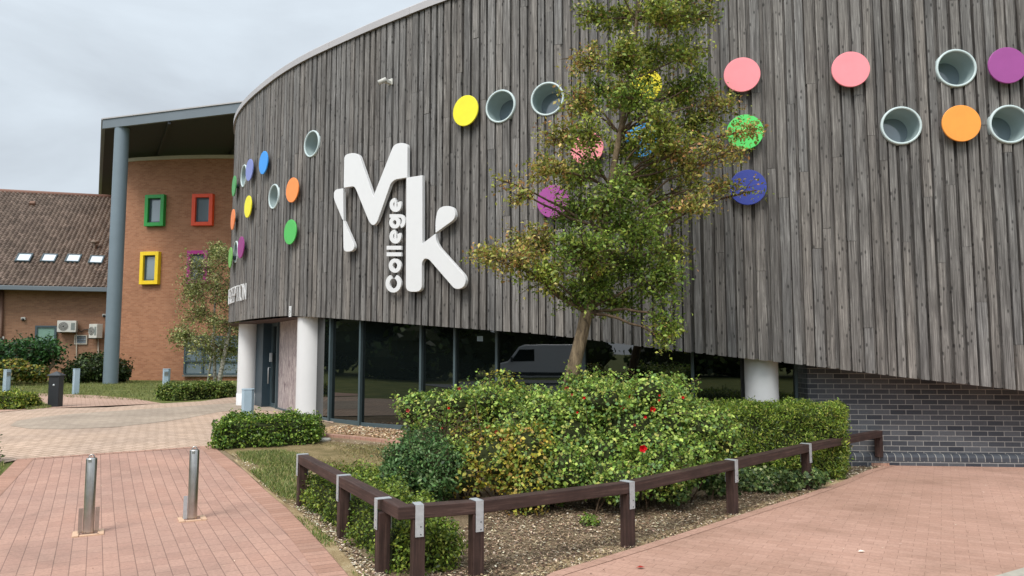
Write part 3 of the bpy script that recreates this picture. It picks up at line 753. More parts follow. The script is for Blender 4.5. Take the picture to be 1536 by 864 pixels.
# reading upwards: image -y is the reading direction
letter('letter', [(arc(311, 778, 30, 37, -68, 248), 21, False)])
letter('letter', [(arc(319, 686, 22, 27, 0, 348, 30), cW, True)])
letter('letter', [([(276, 627), (353, 627)], 20, False)])
letter('letter', [([(276, 593), (353, 593)], 20, False)])
letter('letter', [(arc(321, 535, 21, 27, -35, 268), 19, False), ([(321, 508), (321, 560)], 11, False)])
letter('letter', [(arc(318, 462, 19, 22, 0, 348, 30), 19, True), ([(291, 428), (345, 428)]+arc(345, 455, 19, 27, -82, 82, 16), 18, False)])
letter('letter', [(arc(322, 371, 21, 27, -35, 268), 19, False), ([(322, 344), (322, 397)], 11, False)])

# ---- RECEPTION lettering on the curve
s_end, z_mid = find_s(371.5, 437, 0.05)
rec = thing('reception_sign', cpt(s_end, 0.06)[0]+Vector((0, 0, z_mid-.2)), 'white RECEPTION lettering running round the curved end above the entrance', 'sign')
H = 0.36; W = 0.20; ST_ = 0.032
GLY = {'R': [[(0, 0), (0, 1)], [(0, 1), (.7, 1), (1, .88), (1, .62), (.7, .5), (0, .5)], [(.5, .5), (1, 0)]], 'E': [[(0, 0), (0, 1)], [(0, 1), (1, 1)], [(0, .5), (.85, .5)], [(0, 0), (1, 0)]],
       'C': [[(1, .8), (.8, 1), (.25, 1), (0, .8), (0, .2), (.25, 0), (.8, 0), (1, .2)]], 'P': [[(0, 0), (0, 1)], [(0, 1), (.7, 1), (1, .85), (1, .6), (.7, .45), (0, .45)]], 'T': [[(.5, 0), (.5, 1)], [(0, 1), (1, 1)]],
       'I': [[(.5, 0), (.5, 1)]], 'O': [[(.25, 0), (0, .2), (0, .8), (.25, 1), (.75, 1), (1, .8), (1, .2), (.75, 0), (.25, 0)]], 'N': [[(0, 0), (0, 1)], [(0, 1), (1, 0)], [(1, 0), (1, 1)]]}
cur = s_end
for ch in reversed('RECEPTION'):
    w = W if ch != 'I' else 0.05
    mb = MB()
    for k_, st in enumerate(GLY[ch]):
        for (x0, y0), (x1, y1) in zip(st[:-1], st[1:]):
            q0, t0_, n0 = cpt(cur-w+x0*w, 0.088+0.002*k_); q1, _, _ = cpt(cur-w+x1*w, 0.088+0.002*k_)
            a = Vector((q0.x, q0.y, z_mid-H/2+y0*H)); b = Vector((q1.x, q1.y, z_mid-H/2+y1*H)); d = (b-a).normalized()
            mb.beam(a-d*ST_*0.4, b+d*ST_*0.4, ST_, 0.02, up=n0)
    mb.build('letter', M['sign_white'], rec); cur -= w+0.085
# ---- small white plate above the column
s_, z_ = find_s(436.5, 467.3, 0.06); p, t, n = cpt(s_, 0.08)
pl = thing('number_plate', (p.x, p.y, z_-0.11), 'tiny white upright plate with faint grey characters above the big column', 'sign')
mb = MB(); mb.box((p.x, p.y, z_), (0.095, 0.012, 0.225), (t, n, ZU)); mb.build('plate', M['sign_white'], pl)
mb = MB(); o = p+n*0.0085
for (x0, y0, x1, y1) in [(-.028, -.075, .032, -.075), (-.028, -.045, .015, -.045), (-.025, -.015, .03, -.015), (.03, -.015, .035, 0.0), (-.02, .012, .02, .035), (.0, .075, .02, .075)]:
    mb.beam(Vector((o.x, o.y, z_))+t*x0+ZU*y0, Vector((o.x, o.y, z_))+t*x1+ZU*y1, 0.011, 0.003, up=n)
mb.build('characters', M['lampface'], pl)['kind'] = 'stuff'
# ---- wall camera
s_, z_ = find_s(583, 122, 0.1); p, t, n = cpt(s_, 0.04); b0 = Vector((p.x, p.y, z_))
cam_ = thing('security_camera', b0, 'small white bullet camera high on the boards above the sign', 'security camera')
mb = MB(); mb.box(b0+n*0.01, (0.11, 0.03, 0.12), (t, n, ZU)); mb.box(b0+n*0.08+ZU*-.02, (0.07, 0.14, 0.06), (t, n, ZU)); mb.build('bracket', M['plastic_white'], cam_, bevel=0.006)
d = (-t*0.75+n*0.5-ZU*0.38).normalized(); h0 = b0+n*0.16+t*0.05
mb = MB(); mb.tube([h0, h0+d*0.16], 0.042, 18); mb.build('body', M['plastic_white'], cam_)
mb = MB(); mb.tube([h0+d*0.158, h0+d*0.166], 0.036, 18); mb.build('lens', M['black'], cam_)

# ================================================================ ORANGE BRICK BUILDING
hall = thing('brick_building', (-16, 38, 0.3), 'curved orange brick building with coloured window boxes under a deep flat canopy roof', 'building')
WP = [P(160, 530, 52), P(171, 530, 38.2), P(196, 530, 37.9), P(225, 530, 37.7), P(260, 530, 37.5), P(300, 530, 37.4), P(345, 530, 37.4), P(400, 530, 37.6), P(470, 530, 38.2)]
for w_ in WP: w_.z = 0
ztop_w = P(260, 238.5, 37.5).z
mb = MB(); wall_strip(mb, WP, 0.2, ztop_w); mb.build('wall', M['brick_orange'], hall)
mb = MB(); c0 = off_line(WP[1:], 0.09); c1 = off_line(WP[1:], -0.3)
for i in range(len(c0)-1):
    mb.add([(c0[i].x, c0[i].y, ztop_w), (c0[i+1].x, c0[i+1].y, ztop_w), (c0[i+1].x, c0[i+1].y, ztop_w+.17), (c0[i].x, c0[i].y, ztop_w+.17)])
    mb.add([(c0[i].x, c0[i].y, ztop_w+.17), (c0[i+1].x, c0[i+1].y, ztop_w+.17), (c1[i+1].x, c1[i+1].y, ztop_w+.17), (c1[i].x, c1[i].y, ztop_w+.17)])
    mb.add([(c1[i].x, c1[i].y, ztop_w), (c0[i].x, c0[i].y, ztop_w), (c0[i+1].x, c0[i+1].y, ztop_w), (c1[i+1].x, c1[i+1].y, ztop_w)])
mb.build('coping', M['coping_cream'], hall)
def ray_z(x, y, z):
    r = ray(x, y); return Vector((0, 0, EYE))+r*((z-EYE)/r.z)
zr = P(156, 180, 33.6).z
RA = ray_z(156, 180, zr); RB = ray_z(368, 154, zr); RCc = ray_z(150, 300, zr)
RB2 = RA+(RB-RA)*2.2; RD2 = RB2+(RCc-RA)*1.0
def slab_poly(mb, pts, z0, z1):
    k = len(pts); A = [(p.x, p.y, z0) for p in pts]; B = [(p.x, p.y, z1) for p in pts]
    mb.idx(A+B, [tuple(range(k))[::-1], tuple(range(k, 2*k))]+[(i, (i+1) % k, k+(i+1) % k, k+i) for i in range(k)])
inn = lambda p, c, d: p+(c-p).normalized()*d
cc = (RA+RB2+RD2+RCc)/4
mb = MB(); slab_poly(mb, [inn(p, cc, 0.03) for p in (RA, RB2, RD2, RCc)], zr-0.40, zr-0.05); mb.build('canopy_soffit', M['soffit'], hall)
mb = MB()
for a, b in ((RA, RB2), (RCc, RA)):
    mb.beam(a+Vector((0, 0, -0.21)), b+Vector((0, 0, -0.21)), 0.12, 0.42)
mb.build('fascia', M['fascia'], hall)
mb = MB()
for a, b in ((RA, RB2), (RCc, RA)): mb.beam(a+Vector((0, 0, 0.03)), b+Vector((0, 0, 0.03)), 0.22, 0.055)
mb.build('roof_edge_trim', M['coping'], hall)
mb = MB()
for k in (0.22, 0.5, 0.8):
    a = RA.lerp(RB2, k); b = a+(RCc-RA)*0.8; mb.beam(a+Vector((0, 0, -0.48)), b+Vector((0, 0, -0.48)), 0.12, 0.14)
mb.build('roof_beam', M['soffit'], hall)
cb = G(165.5, 575.5)
mb = MB(); mb.lathe((cb.x, cb.y, 0), [(0.31, 0.2), (0.31, zr-0.38)], 40); mb.build('support_column', M['grey_steel'], hall)
q0, q1 = P(323, 228, 38.6), P(372, 230, 38.6); mb = MB(); mb.box(((q0.x+q1.x)/2, 39.2, ztop_w+0.40), (q1.x-q0.x, 1.0, 0.5)); mb.build('rooftop_plant', M['coping'], hall, bevel=0.02)
def wall_at(x):   # position and tangent on the brick wall seen at photo column x
    for a, b in zip(WP[1:-1], WP[2:]):
        xa, xb = proj((a.x, a.y, 3))[0], proj((b.x, b.y, 3))[0]
        if xa <= x <= xb: k = (x-xa)/(xb-xa); return a.lerp(b, k), (b-a).normalized()
def boxed_window(x, y, w, h, col, lab, nm):
    p, t = wall_at(x); n = Vector((t.y, -t.x, 0)); z = P(x, y, p.y).z; c = Vector((p.x, p.y, z)); b = 0.185; dp = 0.24
    mb = MB(); m = c+n*(dp/2-0.02)
    for sx in (-1, 1): mb.box(m+t*sx*(w-b)/2, (b, dp, h), (t, n, ZU))
    for sz in (-1, 1): mb.box(m+ZU*sz*(h-b)/2, (w-2*b, dp, b), (t, n, ZU))
    fr = mb.build('window', painted('window_box_'+nm, rgb(*col), 0.45, wear=0.05), hall, bevel=0.008); fr['label'] = lab
    wi, hi = w-2*b, h-2*b
    mb = MB(); m = c+n*0.05
    for sx in (-1, 1): mb.box(m+t*sx*(wi/2-0.035), (0.07, 0.06, hi), (t, n, ZU))
    for sz in (-1, 1): mb.box(m+ZU*sz*(hi/2-0.035), (wi-0.14, 0.06, 0.07), (t, n, ZU))
    mb.build('inner_frame', M['frame_teal'], fr)
    mb = MB(); mb.box(c+n*0.035, (wi-0.14, 0.01, hi-0.14), (t, n, ZU)); mb.build('pane', M['glass_blue'], fr)
    mb = MB(); mb.box(c+n*0.028+ZU*hi*0.22, (wi-0.14, 0.006, hi*0.36), (t, n, ZU))
boxed_window(227.5, 316.5, 1.06, 1.62, (36, 150, 62), 'window in a green box frame', 'green')
boxed_window(299.5, 315.5, 1.08, 1.62, (236, 76, 30), 'window in an orange red box frame', 'red')
boxed_window(223.5, 402.5, 1.04, 1.66, (240, 204, 20), 'window in a yellow box frame', 'yellow')
boxed_window(295, 401, 1.06, 1.66, (176, 44, 130), 'window in a magenta box frame behind the birch', 'magenta')
# long low window
pa, t = wall_at(281.5); n = Vector((t.y, -t.x, 0)); pb_, _ = wall_at(388); z0, z1 = P(300, 561, 37.4).z, P(300, 505, 37.4).z
c = (pa+pb_)/2; L = (pb_-pa).length; c.z = (z0+z1)/2; hh = z1-z0
t = (pb_-pa).normalized(); n = Vector((t.y, -t.x, 0))
mb = MB(); m = c+n*0.17
for k in range(5): mb.box(m+t*(-L/2+L*k/4), (0.09, 0.1, hh), (t, n, ZU))
for k in (0, 0.34, 0.70, 1): mb.box(m+ZU*(-hh/2+hh*k)+n*0.003, (L, 0.1, 0.08), (t, n, ZU))
fr = mb.build('window', M['frame_teal'], hall); fr['label'] = 'long low gridded window behind the birch trunks'
mb = MB(); mb.box(c+n*0.13, (L, 0.02, hh), (t, n, ZU)); mb.build('pane', M['glass_blue'], fr)
mb = MB(); mb.box(c+n*0.14-ZU*(hh/2+0.08), (L+0.2, 0.16, 0.08), (t, n, ZU)); mb.build('sill', M['rust_slate'], fr)

# ================================================================ LOW TILED BUILDING
low = thing('tiled_building', (-24, 38.5, 0.3), 'low brown brick building with brown pantile roof and four skylights', 'building')
z_e = P(162, 432, 38).z; e1 = ray_z(166, 432, z_e); e0 = ray_z(-170, 424.5, z_e)
td = (e1-e0).normalized(); nb = Vector((-td.y, td.x, 0))   # away from camera
rise = 0.84; pl_len = 7.2
sd = (nb+ZU*rise).normalized(); SLL = pl_len*math.sqrt(1+rise*rise); rn = td.cross(sd).normalized()
if rn.z < 0: rn = -rn
LL = (e1-e0).length
mb = MB(); cw, rh = 0.215, 0.285; nrow = int(SLL/rh)+1; ncol = int(LL/cw)
tr = random.Random(5); prof = [(0, 0.0), (0.2, 0.06), (0.42, 0.085), (0.64, 0.05), (0.8, 0.0), (1.0, 0.0)]
TC = [(116, 101, 90), (110, 95, 85), (104, 90, 80), (124, 108, 97)]
for r_ in range(nrow):
    b0 = r_*rh; b1 = min(SLL, b0+rh+0.02)
    if b0 >= SLL: break
    for c_ in range(ncol):
        kc = tr.choice(TC); kv = tr.uniform(0.85, 1.15); col = tuple(lin(q)*kv for q in kc)
        a0 = LL-c_*cw-cw
        base_ = e0+td*a0+sd*b0
        pts = []
        for u_, h_ in prof: pts.append(base_+td*(u_*cw)+rn*(h_+0.045))
        for u_, h_ in prof: pts.append(base_+td*(u_*cw)+sd*(b1-b0)+rn*(h_+0.008))
        k = len(prof); fs = [(i, i+1, k+i+1, k+i) for i in range(k-1)]
        low_ = [base_+td*(u_*cw)+rn*0.0 for u_, h_ in prof]; pts += low_
        fs += [(2*k+i, 2*k+i+1, i+1, i) for i in range(k-1)]
        mb.idx(pts, fs, None, col)
roof = mb.build('roof', M['tile'], low)
mb = MB(); rp0, rp1 = e0+sd*SLL, e1+sd*SLL; mb.tube([rp0+rn*0.03, rp1+rn*0.03], 0.13, 10); mb.build('ridge_tiles', painted('ridge_brown', rgb(126, 92, 78), 0.8), roof)
mb = MB(); mb.add([e0-td*.2+sd*0.1, e1+sd*0.1, e1+sd*SLL, e0-td*.2+sd*SLL]); 
mb.add([rp0, rp1, rp1+nb*7+ZU*-6, rp0+nb*7+ZU*-6]); mb.build('roof_underlay', M['drainpipe'], low)
mb = MB(); fz = Vector((0, 0, -0.10)); mb.beam(e0-nb*0.10+fz, e1-nb*0.10+fz, 0.14, 0.22); mb.build('gutter', M['fascia'], low, bevel=0.02)
mb = MB(); w0, w1 = e0+nb*0.75, e1+nb*0.75; w0.z = w1.z = 0; wall_strip(mb, [w0, w1], 0.2, z_e+0.55)
mb.build('wall', M['brick_brown'], low)
mb = MB(); mb.add([e0-nb*0.05+fz, e1-nb*0.05+fz, e1+nb*0.76+fz*0.3, e0+nb*0.76+fz*0.3]); mb.build('eaves_soffit', M['soffit'], low)
nf = -nb
def on_wall(x, y, off=0.0):
    # intersection of the pixel ray with the low wall plane
    o = Vector((0, 0, EYE)); r = ray(x, y); tt = (w0+nf*off-o).dot(nf)/r.dot(nf); return o+r*tt
def on_roof(x, y, off=0.0):
    o = Vector((0, 0, EYE)); r = ray(x, y); tt = (e0+rn*off-o).dot(rn)/r.dot(rn); return o+r*tt
SKL = [((36.5, 388), 'leftmost skylight'), ((74, 388.5), 'second skylight from the left'), ((110.5, 389), 'third skylight from the left'), ((145, 391), 'skylight nearest the orange brick building, half shaded')]
for i, (c_, lab) in enumerate(SKL):
    q = on_roof(*c_, 0.05); w_, h_ = 0.62, 0.66
    mb = MB()
    for sx in (-1, 1): mb.box(q+td*sx*(w_/2)+rn*0.05, (0.07, h_+0.07, 0.14), (td, sd, rn))
    for sy in (-1, 1): mb.box(q+sd*sy*(h_/2)+rn*0.047, (w_-.07, 0.07, 0.14), (td, sd, rn))
    f_ = mb.build('skylight', M['frame_teal'], low, bevel=0.01); f_['label'] = lab
    mb = MB(); mb.box(q+rn*0.04, (w_-.07, h_-.07, 0.1), (td, sd, rn)); mb.build('pane', M['glass_sky'], f_)
q = on_roof(142, 372, 0.1); mb = MB(); mb.tube([q-ZU*0.2, q+ZU*0.3], 0.07, 10); mb.lathe(q+ZU*0.3, [(0.07, -.05), (0.22, -.02), (0.2, .06), (0.0001, .12)], 16); mb.build('roof_vent', painted('vent_brown', rgb(120, 104, 90), 0.7), low)
q = on_roof(49, 306, 0.1); mb = MB(); mb.box(q, (0.28, 0.25, 0.28), (td, sd, rn)); mb.build('vent_tile', painted('vent_tile', rgb(122, 92, 76), 0.8), low, bevel=0.04)
# verge lead strip where the roof meets the tall wall
mb = MB(); mb.beam(e1+rn*0.08, e1+sd*SLL+rn*0.08, 0.22, 0.05, up=rn); mb.build('verge_flashing', M['coping'], low)
a = on_wall(3, 432, 0.08); b = on_wall(3, 500, 0.08); mb = MB(); mb.tube([(a.x, a.y, a.z), (b.x, b.y, 0.3)], 0.09, 10); mb.build('downpipe', M['drainpipe'], low)
q = on_wall(69, 507, 0.0); mb = MB()
for sx in (-1, 1): mb.box(q+td*sx*0.43+nf*0.05, (0.1, 0.1, 1.25), (td, nf, ZU))
for sy in (-1, 0.99): mb.box(q+ZU*sy*0.58+nf*0.052, (0.76, 0.1, 0.1), (td, nf, ZU))
f_ = mb.build('window', M['frame_teal'], low); mb = MB(); mb.box(q+nf*0.03, (0.78, 0.02, 1.1), (td, nf, ZU)); mb.build('pane', M['frost'], f_)
# wall-mounted kit, each its own thing
def aircon(q, out, side, lab, w=0.86, d=0.32, h=0.58):
    r = thing('air_conditioner', q, lab, 'air conditioner', 'air conditioning units on the brown brick wall')
    c = q+out*(0.12+d/2)
    mb = MB(); mb.box(c, (w, d, h), (side, out, ZU)); mb.build('casing', M['plastic_white'], r, bevel=0.02)
    f = c+out*(d/2)-side*(w*0.17)
    mb = MB(); mb.lathe(f, [(0.0001, 0.012), (0.20, 0.012), (0.225, 0.0)], 28, (side, ZU, out)); mb.build('fan_grille', M['dark_grille'], r)
    mb = MB()
    for k in (0.05, 0.10, 0.15, 0.20):
        mb.lathe(f, [(k, 0.014), (k+0.008, 0.02), (k+0.016, 0.014)], 28, (side, ZU, out))
    mb.build('fan_guard', M['plastic_white'], r)
    mb = MB(); mb.box(c+side*(w*0.33)+out*(d/2+0.006), (w*0.2, 0.01, h*0.6), (side, out, ZU)); mb.build('service_panel', M['lampface'], r)
    mb = MB()
    for sx in (-1, 1): mb.box(q+side*sx*w*0.35+out*0.25-ZU*(h/2+0.02), (0.04, 0.5, 0.04), (side, out, ZU))
    mb.build('bracket', M['dark_grille'], r)
q = on_wall(103.5, 490, 0.0); aircon(q, nf, td, 'boxy white air conditioner with round black fan, facing out over the louvre')
q = on_wall(152.5, 497, 0.0); aircon(q+nf*0.15, (nf*0.75-td*0.66).normalized(), (td*0.75+nf*0.66).normalized(), 'white air conditioner turned sideways beside the grey column', 0.6, 0.34, 0.72)
q = on_wall(121.5, 509.5, 0.0); r = thing('wall_louvre', q, 'small white framed louvre vent under the air conditioner', 'vent')
mb = MB()
for sx in (-1, 1): mb.box(q+td*sx*0.27+nf*0.04, (0.05, 0.07, 0.48), (td, nf, ZU))
for sy in (-1, 1): mb.box(q+ZU*sy*0.215+nf*0.043, (0.49, 0.07, 0.05), (td, nf, ZU))
mb.build('frame', M['pipe_white'], r); mb = MB()
for k in range(5): mb.box(q+ZU*(-0.16+0.08*k)+nf*0.03, (0.49, 0.03, 0.05), (td, (nf+ZU*0.5).normalized(), (ZU-nf*0.5).normalized()))
mb.build('slats', M['grey_steel'], r)
def pipe(pts, rad, lab, mat='pipe_white', nm='wall_pipe'):
    mb = MB(); mb.tube([on_wall(x, y, 0.05) for x, y in pts], rad, 8); tag(mb.build(nm, M[mat]), lab, 'pipe')
pipe([(114.5, 499), (114.8, 520), (115, 560)], 0.03, 'thin white pipe running down from the boxy air conditioner')
pipe([(147.5, 508), (147.5, 560)], 0.03, 'thin white pipe under the sideways air conditioner')
pipe([(117, 494), (122, 498), (126, 494.5), (135, 494), (140, 496), (146, 496)], 0.022, 'dark cable looping between the two air conditioners', 'dark_grille', 'wall_cable')
for (x, y, lab) in ((35.5, 478, 'small white dome camera on the brown wall above the frosted window'), (3.5, 507, 'small white camera beside the brown downpipe'), (157, 473, 'small white sensor box high beside the grey column')):
    q = on_wall(x, y, 0.0); r = thing('security_camera' if 'camera' in lab else 'wall_sensor', q, lab, 'security camera' if 'camera' in lab else 'sensor')
    mb = MB(); mb.box(q+nf*0.05, (0.2, 0.1, 0.14), (td, nf, ZU)); mb.build('housing', M['plastic_white'], r, bevel=0.02)
    mb = MB(); mb.lathe(q+nf*0.1-ZU*0.05, [(0.07, 0.02), (0.06, 0.05), (0.0001, 0.07)], 14, (td, ZU, nf)); mb.build('lens', M['black'], r)

# ================================================================ GROUND
FX = [i*0.5 for i in range(-28, 29)]; FY = [i*0.5 for i in range(-2, 49)]
def sheet(name, pts, layer, mat, rim=None, uvfun=None, px=True, thick=0.0):
    """flat paving or soil sheet following the ground's height; pts in photo pixels (px) or metres"""
    q = [G(x, y) for x, y in pts] if px else [Vector((x, y, 0)) for x, y in pts]
    bm = bmesh.new(); vs = [bm.verts.new((p.x, p.y, 0)) for p in q]; f = bm.faces.new(vs)
    bmesh.ops.triangulate(bm, faces=[f])
    xs = [p.x for p in q]; ys = [p.y for p in q]
    for X in FX:
        if min(xs) < X < max(xs): bmesh.ops.bisect_plane(bm, geom=bm.verts[:]+bm.edges[:]+bm.faces[:], plane_co=(X, 0, 0), plane_no=(1, 0, 0))
    for Y in FY:
        if min(ys) < Y < max(ys): bmesh.ops.bisect_plane(bm, geom=bm.verts[:]+bm.edges[:]+bm.faces[:], plane_co=(0, Y, 0), plane_no=(0, 1, 0))
    for v in bm.verts: v.co.z = g(v.co.x, v.co.y)+layer
    bmesh.ops.recalc_face_normals(bm, faces=bm.faces[:])
    if bm.faces and sum(f.normal.z for f in bm.faces) < 0: bmesh.ops.reverse_faces(bm, faces=bm.faces[:])
    me = bpy.data.meshes.new(name); bm.to_mesh(me); bm.free(); me.materials.append(mat)
    o = bpy.data.objects.new(name, me); C.objects.link(o); o['kind'] = 'structure'; return o
# base ground to the horizon
gx = [-900, -400, -150, -70, -40, -25, -18]+FX+[18, 25, 40, 70, 150, 400, 900]
gy = [-900, -400, -150, -70, -40, -20, -10, -5]+FY+[28, 34, 42, 60, 100, 200, 500, 1500]
mb = MB(); ng = len(gx)
mb.idx([(x, y, g(x, y)) for y in gy for x in gx], [(j*ng+i, j*ng+i+1, (j+1)*ng+i+1, (j+1)*ng+i) for j in range(len(gy)-1) for i in range(ng-1)])
o = mb.build('ground', M['lawn'], origin=(0, 0, 0)); o['kind'] = 'structure'
def soft(pts, amp=0.8, n=5, seed=1):
    r = random.Random(seed); out = []
    for a, b in zip(pts, pts[1:]+pts[:1]):
        for k in range(n):
            t = k/n; out.append((a[0]+(b[0]-a[0])*t+(r.uniform(-amp, amp) if k else 0), a[1]+(b[1]-a[1])*t+(r.uniform(-amp, amp)*0.4 if k else 0)))
    return out
# planting bed soil
BED = [(318, 668), (430, 765), (520, 880), (560, 960), (700, 960), (830, 876), (900, 848), (1000, 816), (1100, 784), (1200, 752), (1262, 727), (1300, 712), (1322, 699), (1290, 690), (1180, 650), (900, 637), (760, 640), (600, 643), (500, 632), (440, 628), (330, 655)]
sheet('planting_bed', BED, 0.006, M['soil'])
sheet('soil_margin', soft([(740, 960), (830, 876), (900, 848), (1000, 816), (1100, 784), (1200, 752), (1262, 727), (1300, 712), (1255, 715), (1180, 742), (1080, 775), (980, 803), (900, 822), (780, 862), (620, 905), (540, 905)], 5, 4, 2), 0.010, M['soil_edge'])
sheet('soil_margin', soft([(350, 690), (430, 765), (520, 880), (556, 900), (565, 866), (500, 800), (440, 745), (385, 700)], 4, 4, 4), 0.010, M['soil_edge'])
sheet('dry_turf', soft([(335, 676), (400, 668), (490, 662), (560, 672), (625, 668), (640, 690), (600, 702), (540, 708), (500, 712), (455, 716), (452, 757), (428, 757), (370, 706)], 3, 4, 3), 0.014, M['lawn_dry'])
sheet('gravel', [(497, 640), (520, 640), (600, 646), (690, 652), (690, 668), (602, 663), (540, 656), (493, 652), (480, 645)], 0.014, M['gravel'])
# brick on edge strip in front of the gravel
def edging(name, pts, w, layer, mat, h=0.0):
    q = [G(x, y) for x, y in pts]; mb = MB(); u = 0
    sub = []
    for a, b in zip(q[:-1], q[1:]):
        k = max(1, int((b-a).length/0.4))
        for i in range(k): sub.append(a.lerp(b, i/k))
    sub.append(q[-1]); sub = [Vector((p.x, p.y, 0)) for p in sub]; o2 = off_line(sub, w)
    for i in range(len(sub)-1):
        a, b, c, d = sub[i], sub[i+1], o2[i+1], o2[i]; L = (b-a).length
        Z = lambda p: g(p.x, p.y)+layer+h
        top = [(p.x, p.y, Z(p)) for p in (a, b, c, d)]
        mb.add(top[::-1] if (Vector(top[1])-Vector(top[0])).cross(Vector(top[3])-Vector(top[0])).z < 0 else top, [(u, 0), (u+L, 0), (u+L, w), (u, w)] if not (Vector(top[1])-Vector(top[0])).cross(Vector(top[3])-Vector(top[0])).z < 0 else [(u, w), (u+L, w), (u+L, 0), (u, 0)])
        if h > 0:
            for e, f in ((a, b), (d, c)): mb.add([(e.x, e.y, Z(e)-h-.02), (f.x, f.y, Z(f)-h-.02), (f.x, f.y, Z(f)), (e.x, e.y, Z(e))], [(u, 0), (u+L, 0), (u+L, h), (u, h)])
        u += L
    o = mb.build(name, mat); o['kind'] = 'structure'; return o
edging('brick_edging', [(490, 654), (540, 658.5), (602, 665.5), (690, 672)], 0.11, 0.018, M['pave_edge'], 0.03)
edging('brick_edging', [(1262, 697), (1300, 697.5), (1334, 699.5)], 0.2, 0.02, M['pave_edge'], 0.04)
# pavings
sheet('buff_paving', [(-200, 720), (0, 697), (25, 692), (318, 671), (330, 655), (440, 626), (500, 636), (500, 612), (405, 602), (392, 590), (345, 597), (300, 603), (245, 606), (160, 612), (60, 614), (0, 620), (-250, 640)], 0.018, M['pave_buff'])
sheet('grey_paving', [(15, 640), (25, 633), (55, 628), (110, 622), (200, 616), (290, 610), (345, 606), (400, 601), (425, 608), (440, 618), (410, 618), (370, 615), (330, 619), (280, 629), (230, 636), (170, 642.5), (100, 645.5), (45, 645)], 0.022, M['pave_grey'])
sheet('far_path', [(-250, 592), (0, 590), (80, 591), (150, 594), (205, 599), (232, 604), (245, 606), (160, 612), (60, 613.5), (0, 619), (-250, 636)], 0.014, M['pave_far'])
# red path: left foreground; border course along its right edge
sheet('red_path', [(-900, 3000), (-420, 1100), (-60, 775), (25, 692), (318, 671), (430, 766), (520, 866), (640, 1010), (1100, 3000)], 0.026, M['pave_red'])
edging('path_border', [(318, 671), (370, 712), (430, 766), (480, 819), (520, 866), (600, 965)], 0.2, 0.030, M['pave_edge'])
edging('path_border', [(-60, 775), (25, 692)], 0.2, 0.030, M['pave_edge'])
edging('path_border', [(25, 692), (150, 683), (318, 671)], 0.1, 0.030, M['pave_edge'])
# right paving
sheet('brick_paving', [(640, 1010), (700, 935), (830, 864), (900, 843), (1000, 812), (1100, 780), (1200, 748), (1262, 726), (1300, 709), (1336, 699), (1800, 702), (2300, 730), (2600, 1000), (1900, 3000), (1100, 3000)], 0.026, M['pave_right'])
edging('bed_kerb_bricks', [(720, 925), (830, 864), (900, 843), (1000, 812), (1100, 780), (1200, 748), (1262, 726), (1300, 709), (1336, 699)], 0.105, 0.030, M['pave_right'])
edging('kerb', [(1425, 915), (1478, 880), (1545, 860), (1625, 846), (1900, 826)], 0.13, 0.0, M['kerb'], 0.055)
sheet('road', [(1450, 922), (1494, 887), (1547, 869), (1626, 855), (1900, 834), (2400, 900), (1900, 2600), (1440, 1300)], 0.034, M['asphalt'])
sheet('car_park', [(-26, -14), (-3, -14), (-3, -1.6), (-9.5, 3.5), (-9.5, 6), (-26, 6)], 0.02, M['asphalt'], px=False)

# ================================================================ BOLLARDS, LAMPS, BIN POST
def steel_bollard(x, y, lab, plates):
    b = G(x, y); r = thing('steel_bollard', b, lab, 'bollard', 'steel bollards on the red path'); hd = Vector((-0.47, 0.88, 0)); sd_ = Vector((0.88, 0.47, 0)); z = b.z+0.026
    mb = MB(); mb.lathe((b.x, b.y, z), [(0.0455, 0.0), (0.0455, 0.665), (0.042, 0.674), (0.0001, 0.676)], 32); mb.build('post', M['steel'], r)
    mb = MB()
    for s_ in (-1, 1): mb.box((b.x+sd_.x*s_*0.115, b.y+sd_.y*s_*0.105, z+0.004) if 0 else (b.x+sd_.x*s_*0.1, b.y+sd_.y*s_*0.1, z+0.004), (0.05, 0.22, 0.014), (sd_, hd, ZU)); mb.box((b.x+hd.x*s_*0.11, b.y+hd.y*s_*0.09, z+0.004), (0.15, 0.04, 0.014), (sd_, hd, ZU))
    mb.build('ground_collar', M['collar'], r)
    mb = MB(); mb.box((b.x, b.y, z-0.012), (0.16, 0.17, 0.02), (sd_, hd, ZU)); mb.build('socket', M['black'], r)
    for s_ in plates:
        mb = MB(); c = b+sd_*(0.066*s_); mb.box((c.x, c.y, z+0.12), (0.035, 0.008, 0.22), (sd_, hd, ZU)); mb.build('hinge_plate', M['galv'] if len(plates) == 1 else M['steel'], r)
    mb = MB(); mb.tube([Vector((b.x, b.y, z+0.676))+sd_*(0.022*math.cos(a))+ZU*(0.028*math.sin(a)) for a in np.linspace(0, PI, 9)], 0.006, 6); mb.build('lifting_ring', M['steel'], r)
    mb = MB(); mb.box(Vector((b.x, b.y, z+0.655))-hd*0.049-sd_*0.012, (0.03, 0.006, 0.026), (sd_, hd, ZU)); mb.build('lock', M['lampface'], r)
steel_bollard(132, 805, 'nearer stainless bollard with a plate either side of its foot', (-1, 1))
steel_bollard(288, 783, 'farther stainless bollard with one pale plate at its left foot, nearest the hedge', (-1,))
